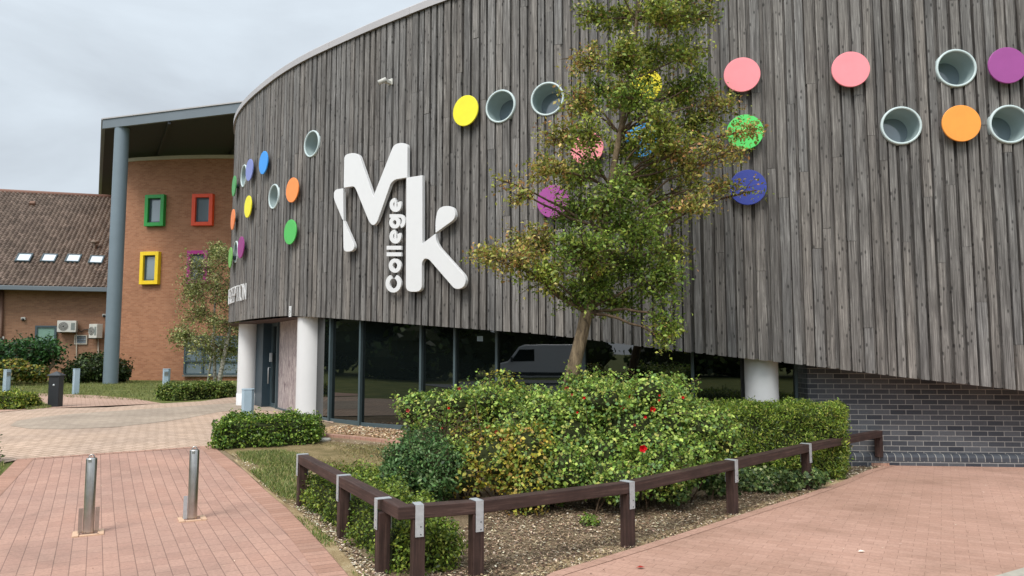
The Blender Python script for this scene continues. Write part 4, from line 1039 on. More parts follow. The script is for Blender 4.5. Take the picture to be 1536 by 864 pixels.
def lamp_bollard(b, h, w, ang, lab, face=True):
    r = thing('lamp_bollard', b, lab, 'bollard light', 'pale grey lamp bollards around the forecourt')
    hd = Vector((math.sin(ang), -math.cos(ang), 0)); sx = Vector((math.cos(ang), math.sin(ang), 0))
    prof = [(-w/2, -w*0.3), (-w*0.3, -w/2), (w*0.3, -w/2), (w/2, -w*0.3), (w/2, w*0.5), (-w/2, w*0.5)]
    mb = MB(); mb.prism(prof, (sx, -hd, ZU), b, -0.03, h-0.025); mb.build('post', M['lampgrey'], r, bevel=0.006)
    mb = MB(); mb.prism([(x*1.04, y*1.04) for x, y in prof], (sx, -hd, ZU), b, h-0.022, h); mb.build('cap', M['lampgrey'], r, bevel=0.005)
    if face:
        mb = MB(); mb.box(b+hd*(w/2+0.005)+ZU*(h-0.16), (w*0.5, 0.014, 0.13), (sx, hd, ZU)); mb.build('lamp_lens', M['lampface'], r)
        mb = MB(); mb.box(b+hd*(w/2+0.014)+ZU*(h-0.16), (w*0.62, 0.006, 0.016), (sx, hd, ZU)); mb.box(b+hd*(w/2+0.014)+ZU*(h-0.10), (w*0.62, 0.006, 0.012), (sx, hd, ZU)); mb.build('lens_bars', M['black_cap'], r)
    else:
        mb = MB(); mb.box(b+hd*(w/2+0.004)+ZU*0.12, (0.03, 0.01, 0.16), (sx, hd, ZU)); mb.build('hatch', M['black_cap'], r)
b = G(9.5, 589); lamp_bollard(b, P(9.5, 554, b.y).z-b.z, 0.19, 0.9, 'lamp bollard at the far left edge of the lawn')
b = G(113, 591); lamp_bollard(b, P(114, 553, b.y).z-b.z, 0.19, -0.9, 'lamp bollard on the lawn just right of the black post')
b = G(248.5, 594); lamp_bollard(b, P(250, 553, b.y).z-b.z, 0.21, 0.35, 'lamp bollard at the left end of the low hedge by the birch')
b = G(370.5, 641); lamp_bollard(b, P(370, 583, b.y).z-b.z, 0.215, 0.35, 'nearest lamp bollard, standing behind the round box hedge by the white column', False)
b = G(82.5, 610.5); h_ = P(83, 558, b.y).z-b.z; r = thing('black_post', b, 'square black post with pointed grey cap on the forecourt edge', 'post')
a_ = 0.12; sx, sy = Vector((math.cos(a_), math.sin(a_), 0)), Vector((-math.sin(a_), math.cos(a_), 0)); w = 0.255
mb = MB(); mb.box(b+ZU*((h_-.1)/2-.02), (w, w, h_-.1+.04), (sx, sy, ZU)); mb.build('body', M['black'], r, bevel=0.012)
mb = MB(); W2 = w/2+0.03; zc_ = h_-0.1
mb.idx([b+sx*i*W2+sy*j*W2+ZU*(zc_+0.003) for i, j in ((-1, -1), (1, -1), (1, 1), (-1, 1))]+[b+sx*i*W2+sy*j*W2+ZU*(zc_+0.025) for i, j in ((-1, -1), (1, -1), (1, 1), (-1, 1))]+[b+ZU*(zc_+0.12)],
       [(3, 2, 1, 0), (0, 1, 5, 4), (1, 2, 6, 5), (2, 3, 7, 6), (3, 0, 4, 7), (4, 5, 8), (5, 6, 8), (6, 7, 8), (7, 4, 8)]); mb.build('cap', M['black_cap'], r)
mb = MB(); mb.lathe(b-sy*(w/2+0.002)+ZU*h_*0.63, [(0.028, 0), (0.024, 0.01), (0.0001, 0.012)], 12, (sx, ZU, -sy)); mb.build('lock', M['galv'], r)
b = G(153, 573.5); r = thing('ground_light', b, 'small white dish light on the lawn beside the grey column', 'light'); mb = MB(); mb.lathe(b, [(0.05, 0), (0.06, 0.1), (0.26, 0.13), (0.25, 0.17), (0.0001, 0.2)], 20); mb.build('dish', M['plastic_white'], r)
b = G(485, 662); mb = MB(); mb.lathe(b, [(0.11, 0), (0.13, 0.03), (0.11, 0.05), (0.0001, 0.055)], 9); tag(mb.build('stone', M['stone'], smooth_all=True), 'flat pale stone beside the clipped hedge by the white column', 'stone')

# ================================================================ KNEE RAIL
rail = thing('knee_rail', G(714, 864), 'dark brown timber knee rail on short posts with pale metal straps, bending round the bed', 'fence')
PB = [(452, 760), (514, 808), (573, 861), (625, 873), (714, 864.5), (942, 822), (1099, 772.5), (1211, 735.5)]
HT = 0.555
posts = [G(*p) for p in PB]; top = [Vector((p.x, p.y, HT+g(p.x, p.y))) for p in posts]
pend = P(1318.5, 679, 11.03); top.append(Vector((pend.x, pend.y, P(1322, 646, 11.0).z))); posts.append(pend)
corner = P(604, 767, 5.52); corner.z = 0.555
_d = (top[4]-corner).normalized(); top[3] = corner+_d*(top[3]-corner).dot(_d); top[3].z = 0.555; posts[3] = Vector((top[3].x, top[3].y, posts[3].z))
beamsL = [top[0]+(top[0]-top[1]).normalized()*0.04, corner]; n_ = len(top)
RW, RH = 0.105, 0.092
def rail_beam(a, b, ext0=0, ext1=0):
    d = (b-a).normalized(); mb = MB(); mb.beam(a-d*ext0-ZU*RH/2, b+d*ext1-ZU*RH/2, RW, RH); mb.build('rail', M['rail'], rail, bevel=0.006)
def mid_line(i, j): return top[i], top[j]
rail_beam(top[0], top[1], 0.05, 0.0); rail_beam(top[1], corner, 0, 0.045)
rail_beam(corner-ZU*0.0015, top[4]-ZU*0.0015, 0.045, 0); 
for i in range(4, n_-1): rail_beam(top[i], top[i+1], 0, 0.03 if i == n_-2 else 0)
for i, (p, t_) in enumerate(zip(posts, top)):
    a = top[max(0, i-1)] if i != 3 else corner; bq = top[min(n_-1, i+1)] if i != 2 else corner
    d = bq-a; d.z = 0; d.normalize(); nn_ = Vector((d.y, -d.x, 0)); z0 = p.z-0.06
    top_z = t_.z-RH-0.002
    mb = MB(); mb.box((p.x, p.y, (z0+top_z)/2), (top_z-z0, 0.092, 0.092), (ZU, d, nn_)); po = mb.build('post', M['rail'], rail, bevel=0.006)
    if i == n_-1: continue
    s_ = 0.045; mb = MB(); dd = (bq-a).normalized(); w_ = 0.062
    c = Vector((p.x, p.y, t_.z)); mb.box(c+ZU*0.0035, (w_, RW+0.012, 0.005), (dd, nn_, ZU))
    L_ = RH+0.13
    for q in (-1, 1): mb.box(c+nn_*q*(RW/2+0.0035)-ZU*(L_/2-0.001), (w_, 0.005, L_), (d, nn_, ZU))
    mb.build('strap', M['galv'], po)
    mb = MB()
    for dz_ in (0.15, 0.205): mb.lathe(c+nn_*(RW/2+0.006)-ZU*dz_+d*0.01, [(0.006, 0), (0.0001, 0.004)], 8, (d, ZU, nn_))
    mb.build('screws', M['black_cap'], po)

# ================================================================ TIMBER SCREEN FENCE beyond the entrance
fa, fb = P(392, 586, 31), P(425, 586, 29.5); r = thing('screen_fence', Vector((fa.x+.5, fa.y, 0.3)), 'dark horizontal slat fence seen between the column and the entrance door', 'fence')
mb = MB()
for k in range(12): mb.beam(Vector((fa.x-.6, fa.y, 0.45+k*0.155)), Vector((fb.x+1, fb.y, 0.45+k*0.155)), 0.03, 0.12)
mb.build('slats', M['bark_twig'], r); mb = MB()
for k in (0, .5, 1): q = fa.lerp(fb, k); mb.box((q.x, q.y+.1, 1.2), (0.1, 0.1, 2.0))
mb.build('posts', M['bark_twig'], r)

# ================================================================ VEGETATION
GB = [(38, 58, 20), (58, 84, 28), (82, 112, 36), (112, 140, 52), (146, 166, 70)]; WB = [3, 4, 4, 2, 1]
GN = [(44, 66, 24), (66, 94, 30), (96, 126, 38), (134, 156, 52), (162, 172, 70)]
def fp(*px): return [G(x, y) for x, y in px]
K = 1.0
f_ = [G(319, 677), G(470, 668), G(494, 654), G(345, 656)]
hedge('box_hedge', [(f_[0].x, f_[0].y), (f_[1].x+.03, f_[1].y), (f_[2].x-.12, f_[2].y-0.1), (f_[3].x-.1, f_[3].y-0.1)], 0.40, 'rounded box hedge by the white column with the nearest lamp bollard behind it', 'hedge', [(52, 76, 30), (78, 108, 40), (106, 138, 50), (142, 168, 68), (172, 184, 92)], [2, 4, 4, 3, 1], 15000, 0.045, 0.09, 0.24, 'clipped hedges')
def hedge_px(name, front, depth, h, *a, **k):
    q = [G(*p) for p in front]; d = (q[-1]-q[0]); n = Vector((-d.y, d.x, 0)).normalized()*depth
    return hedge(name, [(p.x, p.y) for p in q]+[(p.x+n.x, p.y+n.y) for p in reversed(q)], h, *a, **k)
hedge_px('box_hedge', [(264, 602), (357, 596)], 0.9, 0.42, 'low hedge at the foot of the birch beside the far white column', 'hedge', [(60, 80, 34), (88, 112, 44), (120, 140, 60), (150, 160, 84)], None, 7000, 0.07, 0.1, 0.15, group='clipped hedges')
hedge_px('box_hedge', [(-60, 616), (30, 615)], 1.0, 0.36, 'low yellow green hedge at the left edge beside the black post', 'hedge', [(64, 86, 30), (98, 124, 40), (140, 156, 54), (170, 172, 74)], None, 6000, 0.06, 0.09, 0.15, group='clipped hedges')
hedge_px('box_hedge', [(-60, 712), (-2, 694)], 0.7, 0.5, 'dark hedge just poking in at the left edge of the red path', 'hedge', [(44, 66, 24), (66, 96, 32), (92, 124, 40)], None, 5000, 0.04, 0.07, 0.15, group='clipped hedges')
# hedge inside the knee rail
q = [G(452, 758), G(520, 806), G(592, 864), G(690, 862), G(640, 806), G(560, 744)]
hedge('box_hedge', [(p.x, p.y) for p in q], 0.36, 'loose low box hedge filling the corner inside the knee rail', 'hedge', [(60, 78, 30), (90, 112, 40), (124, 146, 52), (160, 172, 74)], [2, 4, 4, 2], 26000, 0.03, 0.10, 0.2, 'clipped hedges')
# tall yew hedge at right
a, b_ = G(1262, 722), G(1010, 722); zz = g(a.x, a.y)
YF = [(2.1, 9.35), (4.36, 9.92), (4.62, 10.6), (2.2, 10.7)]
hedge('yew_hedge', YF, 0.96, 'tall flat-topped yew hedge in front of the grey brick wall', 'hedge', [(56, 76, 32), (80, 104, 38), (112, 138, 48), (146, 166, 62), (172, 176, 88)], [2, 3, 4, 3.5, 2], 70000, 0.042, 0.06, 0.06, 'clipped hedges', aspect=0.28, droop=0.2)

def branch_curve(a, b, sag=0.15, n=6, jit=0.05, r=random):
    a, b = Vector(a), Vector(b); L = (b-a).length; out = []
    off = Vector((r.uniform(-1, 1), r.uniform(-1, 1), r.uniform(0.1, 1)))*L*sag
    for i in range(n+1):
        t = i/n; out.append(a.lerp(b, t)+off*math.sin(t*PI)+Vector((r.uniform(-1, 1), r.uniform(-1, 1), r.uniform(-1, 1)))*jit*L*0.3*(0 < i < n))
    return out
def make_tree(name, trunk, trad, clumps, label, cat, leaf, cols, w, n_per, twigs, bark_m, group=None, barkT=None, leaf_aspect=0.55, droop=0, seed=1, thin=1.0, twr=0.006, seg=10, clump_cols=None):
    """trunk: points; clumps: (centre, radii, density)"""
    r = random.Random(seed); root = thing(name, trunk[0], label, cat, group)
    mb = MB(); mb.tube(trunk, trad, seg); mb.build('trunk', M[bark_m], root)
    mb = MB(); tw = MB(); lp, ln, lc_, ls = [], [], [], []
    tp = [Vector(p) for p in trunk]
    for ci, cl_ in enumerate(clumps):
        c, rad, dens = Vector(cl_[0]), cl_[1], cl_[2]
        lowp = min(tp[4:] if len(tp) > 10 else tp[1:], key=lambda p: abs(p.z-(c.z-(c-p).length*0.45))+0.3*(p-c).length)
        i_ = tp.index(lowp); rb = trad[i_]*0.3
        br = branch_curve(lowp, c, 0.10, 7, 0.08, r); k = len(br)
        rb = min(rb, 0.008+0.010*(c-lowp).length)
        mb.tube(br, [rb*(1-0.75*j/(k-1))+0.004 for j in range(k)], 6, cap=False)
        m = int(twigs*dens)
        R_ = (rad[0]*rad[1]*rad[2])**(1/3)
        for _ in range(m):
            u = Vector(rand_unit(1)[0]); kk_ = r.uniform(0.55, 1.08)
            kk_ = kk_*1.25 if r.random() < .12 else kk_; e = c+Vector((u.x*rad[0], u.y*rad[1], u.z*rad[2]))*kk_; e.z -= droop*R_*r.random()
            s0_ = br[-1].lerp(br[-3], r.random()) if r.random() < 0.6 else c.lerp(e, 0.25)
            pts = branch_curve(s0_, e, 0.14, 4, 0.12, r)
            tw.tube(pts, [twr*1.5, twr*1.2, twr, twr*0.8, twr*0.5], 3, cap=False)
            nl = int(n_per*r.uniform(0.25, 1.5)*thin); t_ = np.array([r.uniform(0.2, 1.05) for _ in range(nl)])
            if nl == 0: continue
            P5 = np.array(pts); pos = np.stack([np.interp(t_*4, np.arange(5), P5[:, k3]) for k3 in range(3)], 1)
            pos = pos+rng.normal(size=pos.shape)*leaf*1.1
            lp.append(pos); nn2 = rand_unit(nl); nn2[:, 2] = np.abs(nn2[:, 2])*0.8+0.2; ln.append(nn2)
            pc = (clump_cols or {}).get(ci); base = palette(nl, pc[0] if pc else cols, pc[1] if pc else w, 0.15)
            lc_.append(np.clip(base*r.uniform(0.75, 1.25), 0.003, 0.9)); ls.append(leaf*(0.45+0.95*rng.random(nl)))
    mb.build('branches', M[barkT or bark_m], root); tw.build('twigs', M['bark_twig'], root)
    leaf_mesh('crown', np.concatenate(lp), np.concatenate(ln), np.concatenate(ls), np.concatenate(lc_), root, aspect=leaf_aspect)
    return root

# main crab apple tree; crown clumps traced (photo x, y, half width, half height in px, depth shift)
TY = 9.15; s_ = TY/F_PX
def tp_(x, y, dy=0.0): return P(x, y, TY+dy)
bt = tp_(846, 640); bt.z = g(bt.x, bt.y)-0.05
TR = [bt, tp_(852, 590), tp_(862, 545), tp_(872, 505), tp_(880, 470), tp_(892, 420, .05), tp_(905, 350, .1), tp_(915, 280, .05), tp_(930, 200, .0), tp_(945, 120, .0), tp_(955, 30), tp_(965, -70), tp_(970, -160)]
TRr = [0.115, 0.092, 0.084, 0.080, 0.075, 0.062, 0.052, 0.044, 0.036, 0.03, 0.022, 0.015, 0.008]
CL = [(880, 440, 60, 34, 0), (820, 420, 50, 28, -.3), (760, 385, 52, 28, -.4), (730, 385, 26, 16, -.2), (800, 365, 55, 34, .4), (880, 380, 58, 42, -.5), (940, 400, 55, 44, .3), (990, 420, 38, 44, -.2), (1004, 478, 20, 38, -.3), (930, 455, 46, 22, .2),
      (960, 345, 55, 40, -.4), (1010, 375, 30, 30, .2), (870, 320, 52, 36, .3), (1000, 320, 42, 30, .4), (1045, 305, 40, 22, -.3), (1090, 275, 34, 15, -.1), (820, 255, 34, 26, -.3), (860, 260, 46, 34, .4), (920, 290, 52, 36, -.5), (985, 270, 50, 34, .5), (1040, 245, 44, 26, -.1), (1092, 225, 40, 18, -.3), (1125, 195, 24, 13, -.2),
      (840, 205, 40, 24, .1), (885, 200, 44, 28, -.5), (940, 225, 42, 28, .4), (990, 200, 46, 30, -.4), (1050, 185, 40, 26, .3), (1085, 160, 34, 24, .1), (865, 150, 34, 26, -.3), (905, 140, 40, 30, .4), (960, 150, 46, 32, -.4), (1015, 140, 42, 32, .2), (1050, 120, 26, 26, .0),
      (880, 90, 34, 28, .2), (930, 85, 42, 34, -.4), (985, 80, 46, 34, .3), (1040, 75, 34, 30, -.2), (885, 30, 30, 28, .1), (935, 25, 44, 32, .4), (990, 20, 46, 34, -.4), (1045, 25, 34, 28, .2), (1075, -15, 26, 24, 0), (900, -40, 40, 34, -.2), (960, -50, 50, 38, .3), (1020, -60, 44, 34, -.2), (940, -120, 44, 38, .1), (995, -130, 36, 36, 0),
      (770, 290, 34, 20, -.2), (745, 268, 16, 14, -.1), (1135, 285, 20, 14, 0)]
rf = random.Random(17)
PR = [(-150, 900, 1010), (-60, 870, 1070), (0, 862, 1075), (60, 865, 1060), (110, 862, 1065), (160, 845, 1085), (200, 805, 1095), (240, 800, 1090), (280, 800, 1080), (320, 800, 1050), (360, 770, 1030), (400, 770, 1020), (440, 820, 1010)]
CL.append((1004, 505, 14, 22, -.3)); NCL = len(CL)
for i in range(26):
    y = -150+590*(i+rf.random())/26; x0 = np.interp(y, [p[0] for p in PR], [p[1] for p in PR]); x1 = np.interp(y, [p[0] for p in PR], [p[2] for p in PR])
    CL.append((rf.uniform(x0+22, x1-22), y, rf.uniform(18, 34), rf.uniform(18, 34), rf.uniform(-.6, .6)))
clumps = [(tp_(x, y, dy), (rx*s_*1.03, min(0.5, (rx+ry)*0.5*s_*1.1), ry*s_*1.08), max(0.25, rx*ry/1900)*(0.8 if i >= NCL else 1)*(0.45 if i in (48, 49, 50) else 1)) for i, (x, y, rx, ry, dy) in enumerate(CL)]
GT = [(96, 114, 46), (126, 144, 58), (154, 166, 70), (182, 184, 88), (204, 194, 108), (176, 130, 88)]
warm = ([(140, 144, 66), (172, 166, 84), (200, 178, 104), (184, 140, 90), (116, 130, 56), (154, 160, 74)], None)
green = ([(86, 110, 46), (114, 138, 56), (144, 164, 70), (176, 188, 94)], [3, 4, 3, 1])
cc_ = {i: warm for i in (2, 3, 4, 14, 15, 20, 21, 22, 16, 48, 49, 50, 34, 29, 28, 23)}; cc_.update({i: warm for i in range(NCL, len(CL), 4)}); cc_.update({i: green for i in range(NCL+1, len(CL), 4)}); cc_.update({i: green for i in (0, 5, 6, 7, 8, 12, 9, 10, 30, 31, 33, 18)})
make_tree('crab_apple_tree', TR, TRr, clumps, 'small leaning tree with sparse olive and rusty leaves rising from the rose bed', 'tree', 0.050, GT, [3, 4, 4, 2, 1, 0.4], 40, 44, 'bark', barkT='bark_twig', seed=11, twr=0.0052, clump_cols=cc_)

# birch
BY = 27.5; sb = BY/F_PX
def bp(x, y, dy=0): return P(x, y, BY+dy)
b0 = bp(328, 583); b0.z = 0.28
Tb = [b0, bp(331, 560), bp(337, 530), bp(344, 500), bp(349, 470), bp(352, 430), bp(352, 400), bp(350, 375)]
cb_ = [((300, 395), 34, 24), ((340, 385), 34, 26), ((285, 430), 26, 22), ((320, 430), 36, 30), ((352, 430), 28, 34), ((300, 465), 36, 26), ((340, 480), 34, 30), ((275, 500), 24, 20), ((305, 510), 34, 24), ((345, 520), 30, 24), ((322, 372), 22, 12), ((365, 470), 20, 40)]
clb = [(bp(x, y, random.Random(x).uniform(-.7, .7)), (rx*sb, rx*sb*0.9, ry*sb), 1.0) for (x, y), rx, ry in cb_]
birch = make_tree('birch_tree', Tb, [0.09, 0.08, 0.075, 0.065, 0.055, 0.045, 0.035, 0.02], clb, 'slender white stemmed birch with three trunks in front of the orange brick building', 'tree', 0.085, [(106, 118, 66), (132, 142, 82), (154, 158, 98), (178, 178, 120)], None, 30, 50, 'bark_birch', barkT='bark_twig', droop=1.0, seed=3, twr=0.006)
for pts, rr_ in (([(323, 584), (322, 560), (322, 535), (321, 500), (322, 460), (325, 420)], 0.07), ([(311, 579), (314, 555), (318, 530), (319, 500)], 0.045)):
    q = [bp(x, y, 0.3) for x, y in pts]; q[0].z = 0.28; mb = MB(); mb.tube(q, [rr_*(1-0.12*i) for i in range(len(q))], 8); mb.build('trunk', M['bark_birch'], birch)

# rose bush : many mounds, one plant mass
def bush(name, blobs, label, cat, leaf, cols, w, N, stems=30, group=None, blobcols=None, flowers=None, aspect=0.7, seed=1, core=0.72, sprays=0, base=None, inner=0.62):
    r = random.Random(seed); cx = sum(b[0][0] for b in blobs)/len(blobs); cy = sum(b[0][1] for b in blobs)/len(blobs); z0 = g(cx, cy)
    base = base or Vector((cx, cy, z0)); root = thing(name, (cx, cy, z0), label, cat, group)
    vol = [b[1][0]*b[1][2]+b[1][1]*b[1][2]+b[1][0]*b[1][1] for b in blobs]; tot = sum(vol)
    P_, Nn, Cc, S_ = [], [], [], []
    for i, ((c, rad), v) in enumerate(zip(blobs, vol)):
        m = int(N*v/tot); p, u = shell(c, rad, m, inner); nn = u*0.6+rand_unit(m)*0.8; nn[:, 2] += 0.5
        pc = (blobcols or {}).get(i); P_.append(p); Nn.append(nn); S_.append(leaf*(0.35+1.05*rng.random(m)))
        cl_ = palette(m, pc if pc else cols, None if pc else w, 0.16); fac = 0.85+0.3*(vnoise(p, 9, i)*0.5+0.5); Cc.append(np.clip(cl_*fac[:, None], 0.003, 0.9))
    st = MB()
    for _ in range(sprays):      # arching shoots standing proud of the mass
        c, rad = r.choice(blobs); u = Vector(rand_unit(1)[0]); u.z = abs(u.z)+0.25; u.normalize()
        a = Vector(c)+Vector((u.x*rad[0], u.y*rad[1], u.z*rad[2]))*0.6; e = Vector(c)+Vector((u.x*rad[0], u.y*rad[1], u.z*rad[2]))*r.uniform(1.1, 1.6)
        pts = branch_curve(a, e, 0.12, 4, 0.05, r); st.tube(pts, [0.005, 0.0045, 0.004, 0.003, 0.002], 3, cap=False)
        m = r.randint(12, 26); t_ = rng.random(m)*4; P5 = np.array(pts); pos = np.stack([np.interp(t_, np.arange(5), P5[:, k]) for k in range(3)], 1)+rng.normal(size=(m, 3))*leaf*0.6
        P_.append(pos); nn = rand_unit(m); nn[:, 2] = np.abs(nn[:, 2])+0.2; Nn.append(nn); S_.append(leaf*(0.55+0.6*rng.random(m))); Cc.append(palette(m, cols, w, 0.18))
    for _ in range(stems):
        c, rad = r.choice(blobs); e = Vector(c)+Vector((r.uniform(-1, 1)*rad[0], r.uniform(-1, 1)*rad[1], r.uniform(-.4, .7)*rad[2]))*0.8
        a = Vector((e.x+r.uniform(-.25, .25), e.y+r.uniform(-.2, .2), 0)); a = a.lerp(Vector((cx, cy, 0)), 0.25); a.z = g(a.x, a.y)-0.02
        st.tube(branch_curve(a, e, 0.12, 5, 0.08, r), [0.011, 0.009, 0.008, 0.006, 0.005, 0.003], 4, cap=False)
    if stems or sprays: st.build('stems', M['bark_twig'], root)
    P_, Nn, Cc, S_ = map(np.concatenate, (P_, Nn, Cc, S_)); keep = P_[:, 2] > z0+0.01
    leaf_mesh('leaves', P_[keep], Nn[keep], S_[keep], Cc[keep], root, aspect=aspect)
    mb = MB()
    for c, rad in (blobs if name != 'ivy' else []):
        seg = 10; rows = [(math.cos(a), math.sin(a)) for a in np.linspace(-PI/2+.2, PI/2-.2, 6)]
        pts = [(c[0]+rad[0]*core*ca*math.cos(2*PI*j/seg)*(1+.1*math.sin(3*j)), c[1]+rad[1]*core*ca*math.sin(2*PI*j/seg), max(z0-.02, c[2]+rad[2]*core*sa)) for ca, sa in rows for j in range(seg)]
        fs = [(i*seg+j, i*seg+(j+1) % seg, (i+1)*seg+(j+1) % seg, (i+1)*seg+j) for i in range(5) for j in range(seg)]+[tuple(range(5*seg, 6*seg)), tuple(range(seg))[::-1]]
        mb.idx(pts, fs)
    if mb.v: mb.build('shade_core', M['dark_core'], root)  # solid dark mounds filling the bush, leaf-gap shade in their colour
    for (x, y, Y, rad, colr) in (flowers or []):
        c = P(x, y, Y); mb = MB()
        for ring, (k, tilt, rr_) in enumerate(((5, 1.15, 1.0), (5, .75, .8), (4, .35, .55))):
            for j in range(k):
                a = 2*PI*(j+ring*.5)/k; o_ = Vector((math.cos(a), -0.35, math.sin(a))).normalized(); s1 = o_.cross(Vector((0, -1, 0))).normalized()
                tip = c+(o_*math.sin(tilt)+Vector((0, -1, .2))*math.cos(tilt))*rad*rr_
                mb.idx([c, c.lerp(tip, .6)+s1*rad*.45*rr_, tip, c.lerp(tip, .6)-s1*rad*.45*rr_], [(0, 1, 2, 3)])
        mb.build('flower', M['rose_'+colr], root)
    return root
M['rose_red'] = painted('rose_red', rgb(215, 22, 30), 0.5); M['rose_dull'] = painted('rose_dull', rgb(190, 80, 70), 0.6)
def bl(x, y, rx, ry, Y, ryy=None):
    c = P(x, y, Y); k = Y/F_PX; return ((c.x, c.y, c.z), (rx*k, (ryy or (rx+ry)/2*k), ry*k))
rs2 = random.Random(77); FLX = []
RB_ = [bl(850, 665, 90, 70, 8.5), bl(940, 650, 95, 75, 8.5), bl(1010, 670, 75, 72, 8.5), bl(770, 640, 75, 60, 8.7), bl(700, 640, 60, 50, 8.9), bl(745, 690, 75, 52, 8.1), bl(650, 620, 42, 34, 9.0), bl(960, 610, 85, 38, 9.1), bl(860, 610, 70, 34, 9.1),
       bl(740, 610, 40, 26, 9.2), bl(900, 710, 85, 36, 8.0), bl(1000, 705, 60, 34, 8.1), bl(800, 715, 70, 30, 7.9), bl(1055, 665, 40, 50, 8.6), bl(990, 595, 26, 24, 9.0), bl(625, 640, 26, 26, 9.0), bl(690, 610, 30, 20, 9.2)]
for _ in range(16):
    FLX.append((rs2.uniform(640, 1050), rs2.uniform(590, 700), rs2.uniform(7.75, 8.1), rs2.uniform(.014, .022), rs2.choice(['red', 'dull'])))
YEL = [(176, 168, 66), (200, 186, 70), (146, 154, 64), (182, 144, 70), (118, 136, 58), (128, 148, 62), (190, 170, 90)]
RG = [(94, 122, 56), (124, 154, 68), (154, 178, 82), (180, 200, 100), (198, 198, 108), (110, 144, 82)]
rs = random.Random(31); NB = len(RB_)
RB_ = [(c, (a*.88, b*.9, e*.92)) for c, (a, b, e) in RB_]
for _ in range(120):
    c, rad = rs.choice(RB_[:15]); u = Vector((rs.gauss(0, 1), -abs(rs.gauss(0, 1)), rs.gauss(.25, .8))).normalized(); k = rs.uniform(.10, .26)
    RB_.append(((c[0]+u.x*rad[0]*.95, c[1]+u.y*rad[1]*.9, max(.2, c[2]+u.z*rad[2]*.98)), (k*1.2, k, k)))
FL = [(964, 673, 7.72, 0.05, 'red'), (896, 606, 8.5, 0.035, 'red'), (946, 595, 8.6, 0.035, 'red'), (979, 614, 8.25, 0.04, 'red'), (937, 613, 8.3, 0.03, 'red'), (931, 609, 8.35, 0.026, 'dull'), (689, 583, 8.7, 0.026, 'dull'), (612, 616, 8.7, 0.03, 'dull'), (850, 583, 8.8, 0.035, 'dull'), (745, 648, 7.9, 0.025, 'dull')]
BC = {i: YEL for i, (c, rad) in enumerate(RB_) if i >= NB and 690 < proj(c)[0] < 800 and proj(c)[1] > 655}; BC.update({i: [(150, 150, 62), (180, 166, 66), (112, 134, 56)] for i, (c, rad) in enumerate(RB_) if i >= NB and 690 < proj(c)[0] < 790 and proj(c)[1] <= 655 and i % 2})
BC.update({5: YEL, 12: [(150, 150, 62), (112, 134, 56), (180, 166, 66), (96, 120, 52)], 4: [(104, 130, 58), (136, 150, 66), (168, 160, 70), (84, 108, 54)]})
bush('rose_bush', RB_, 'big sprawling rose bush under the leaning tree, yellow at its left, few red blooms', 'bush', 0.042, RG, [3, 4, 4, 3, 1.6, 2], 56000, 60, blobcols=BC, flowers=FL+FLX, aspect=0.8, seed=4, sprays=620, inner=0.5, core=0.55)
bush('dark_shrub', [bl(618, 700, 45, 42, 8.0), bl(655, 705, 42, 45, 7.9), bl(600, 715, 30, 32, 7.8), bl(640, 670, 38, 28, 8.3)], 'dark bluish green shrub left of the rose bush', 'bush', 0.042, [(52, 84, 44), (74, 110, 58), (98, 132, 74), (122, 148, 92)], None, 13000, 20, aspect=0.5, seed=5, sprays=60)
# bare arching stems left of the roses
r = random.Random(8); root = thing('bare_stems', G(668, 740), 'tangle of bare brown arching stems between the dark shrub and the yellow leaves', 'plant'); mb = MB()
for _ in range(80):
    a = G(r.uniform(640, 715), r.uniform(735, 750)); e = P(r.uniform(615, 730), r.uniform(600, 715), r.uniform(7.5, 8.6)); mb.tube(branch_curve(a, e, 0.25, 6, 0.1, r), [0.007, 0.006, 0.005, 0.004, 0.004, 0.003, 0.002], 4, cap=False)
mb.build('stems', M['bark_twig'], root)
# ivy skirt below the yew, weeds
bush('ivy', [bl(1145, 722, 56, 20, 9.2), bl(1215, 716, 26, 13, 9.25), bl(1080, 728, 30, 14, 8.6), bl(1010, 742, 26, 12, 8.0)], 'pale variegated ivy creeping along the foot of the yew hedge', 'plant', 0.045, [(60, 84, 46), (90, 112, 60), (160, 170, 116), (120, 140, 80)], [3, 3, 1, 2], 4500, 0, aspect=0.9, seed=6, core=0.5)
for i, (x, y, sc, lab) in enumerate(((838, 760, 12, 'small bright weed under the rail below the roses'), (885, 790, 16, 'wispy yellow green weed in the mulch right of the rail bend'), (700, 770, 10, 'little weed tuft beside the fifth rail post'))):
    Y = G(x, y).y; bush('weed', [bl(x, y-sc*.5, sc, sc*.7, Y)], lab, 'weed', 0.03, [(110, 140, 50), (140, 160, 66), (84, 112, 44)], None, 260, 6, 'weeds in the mulch', seed=20+i, core=0.2, inner=0.2)
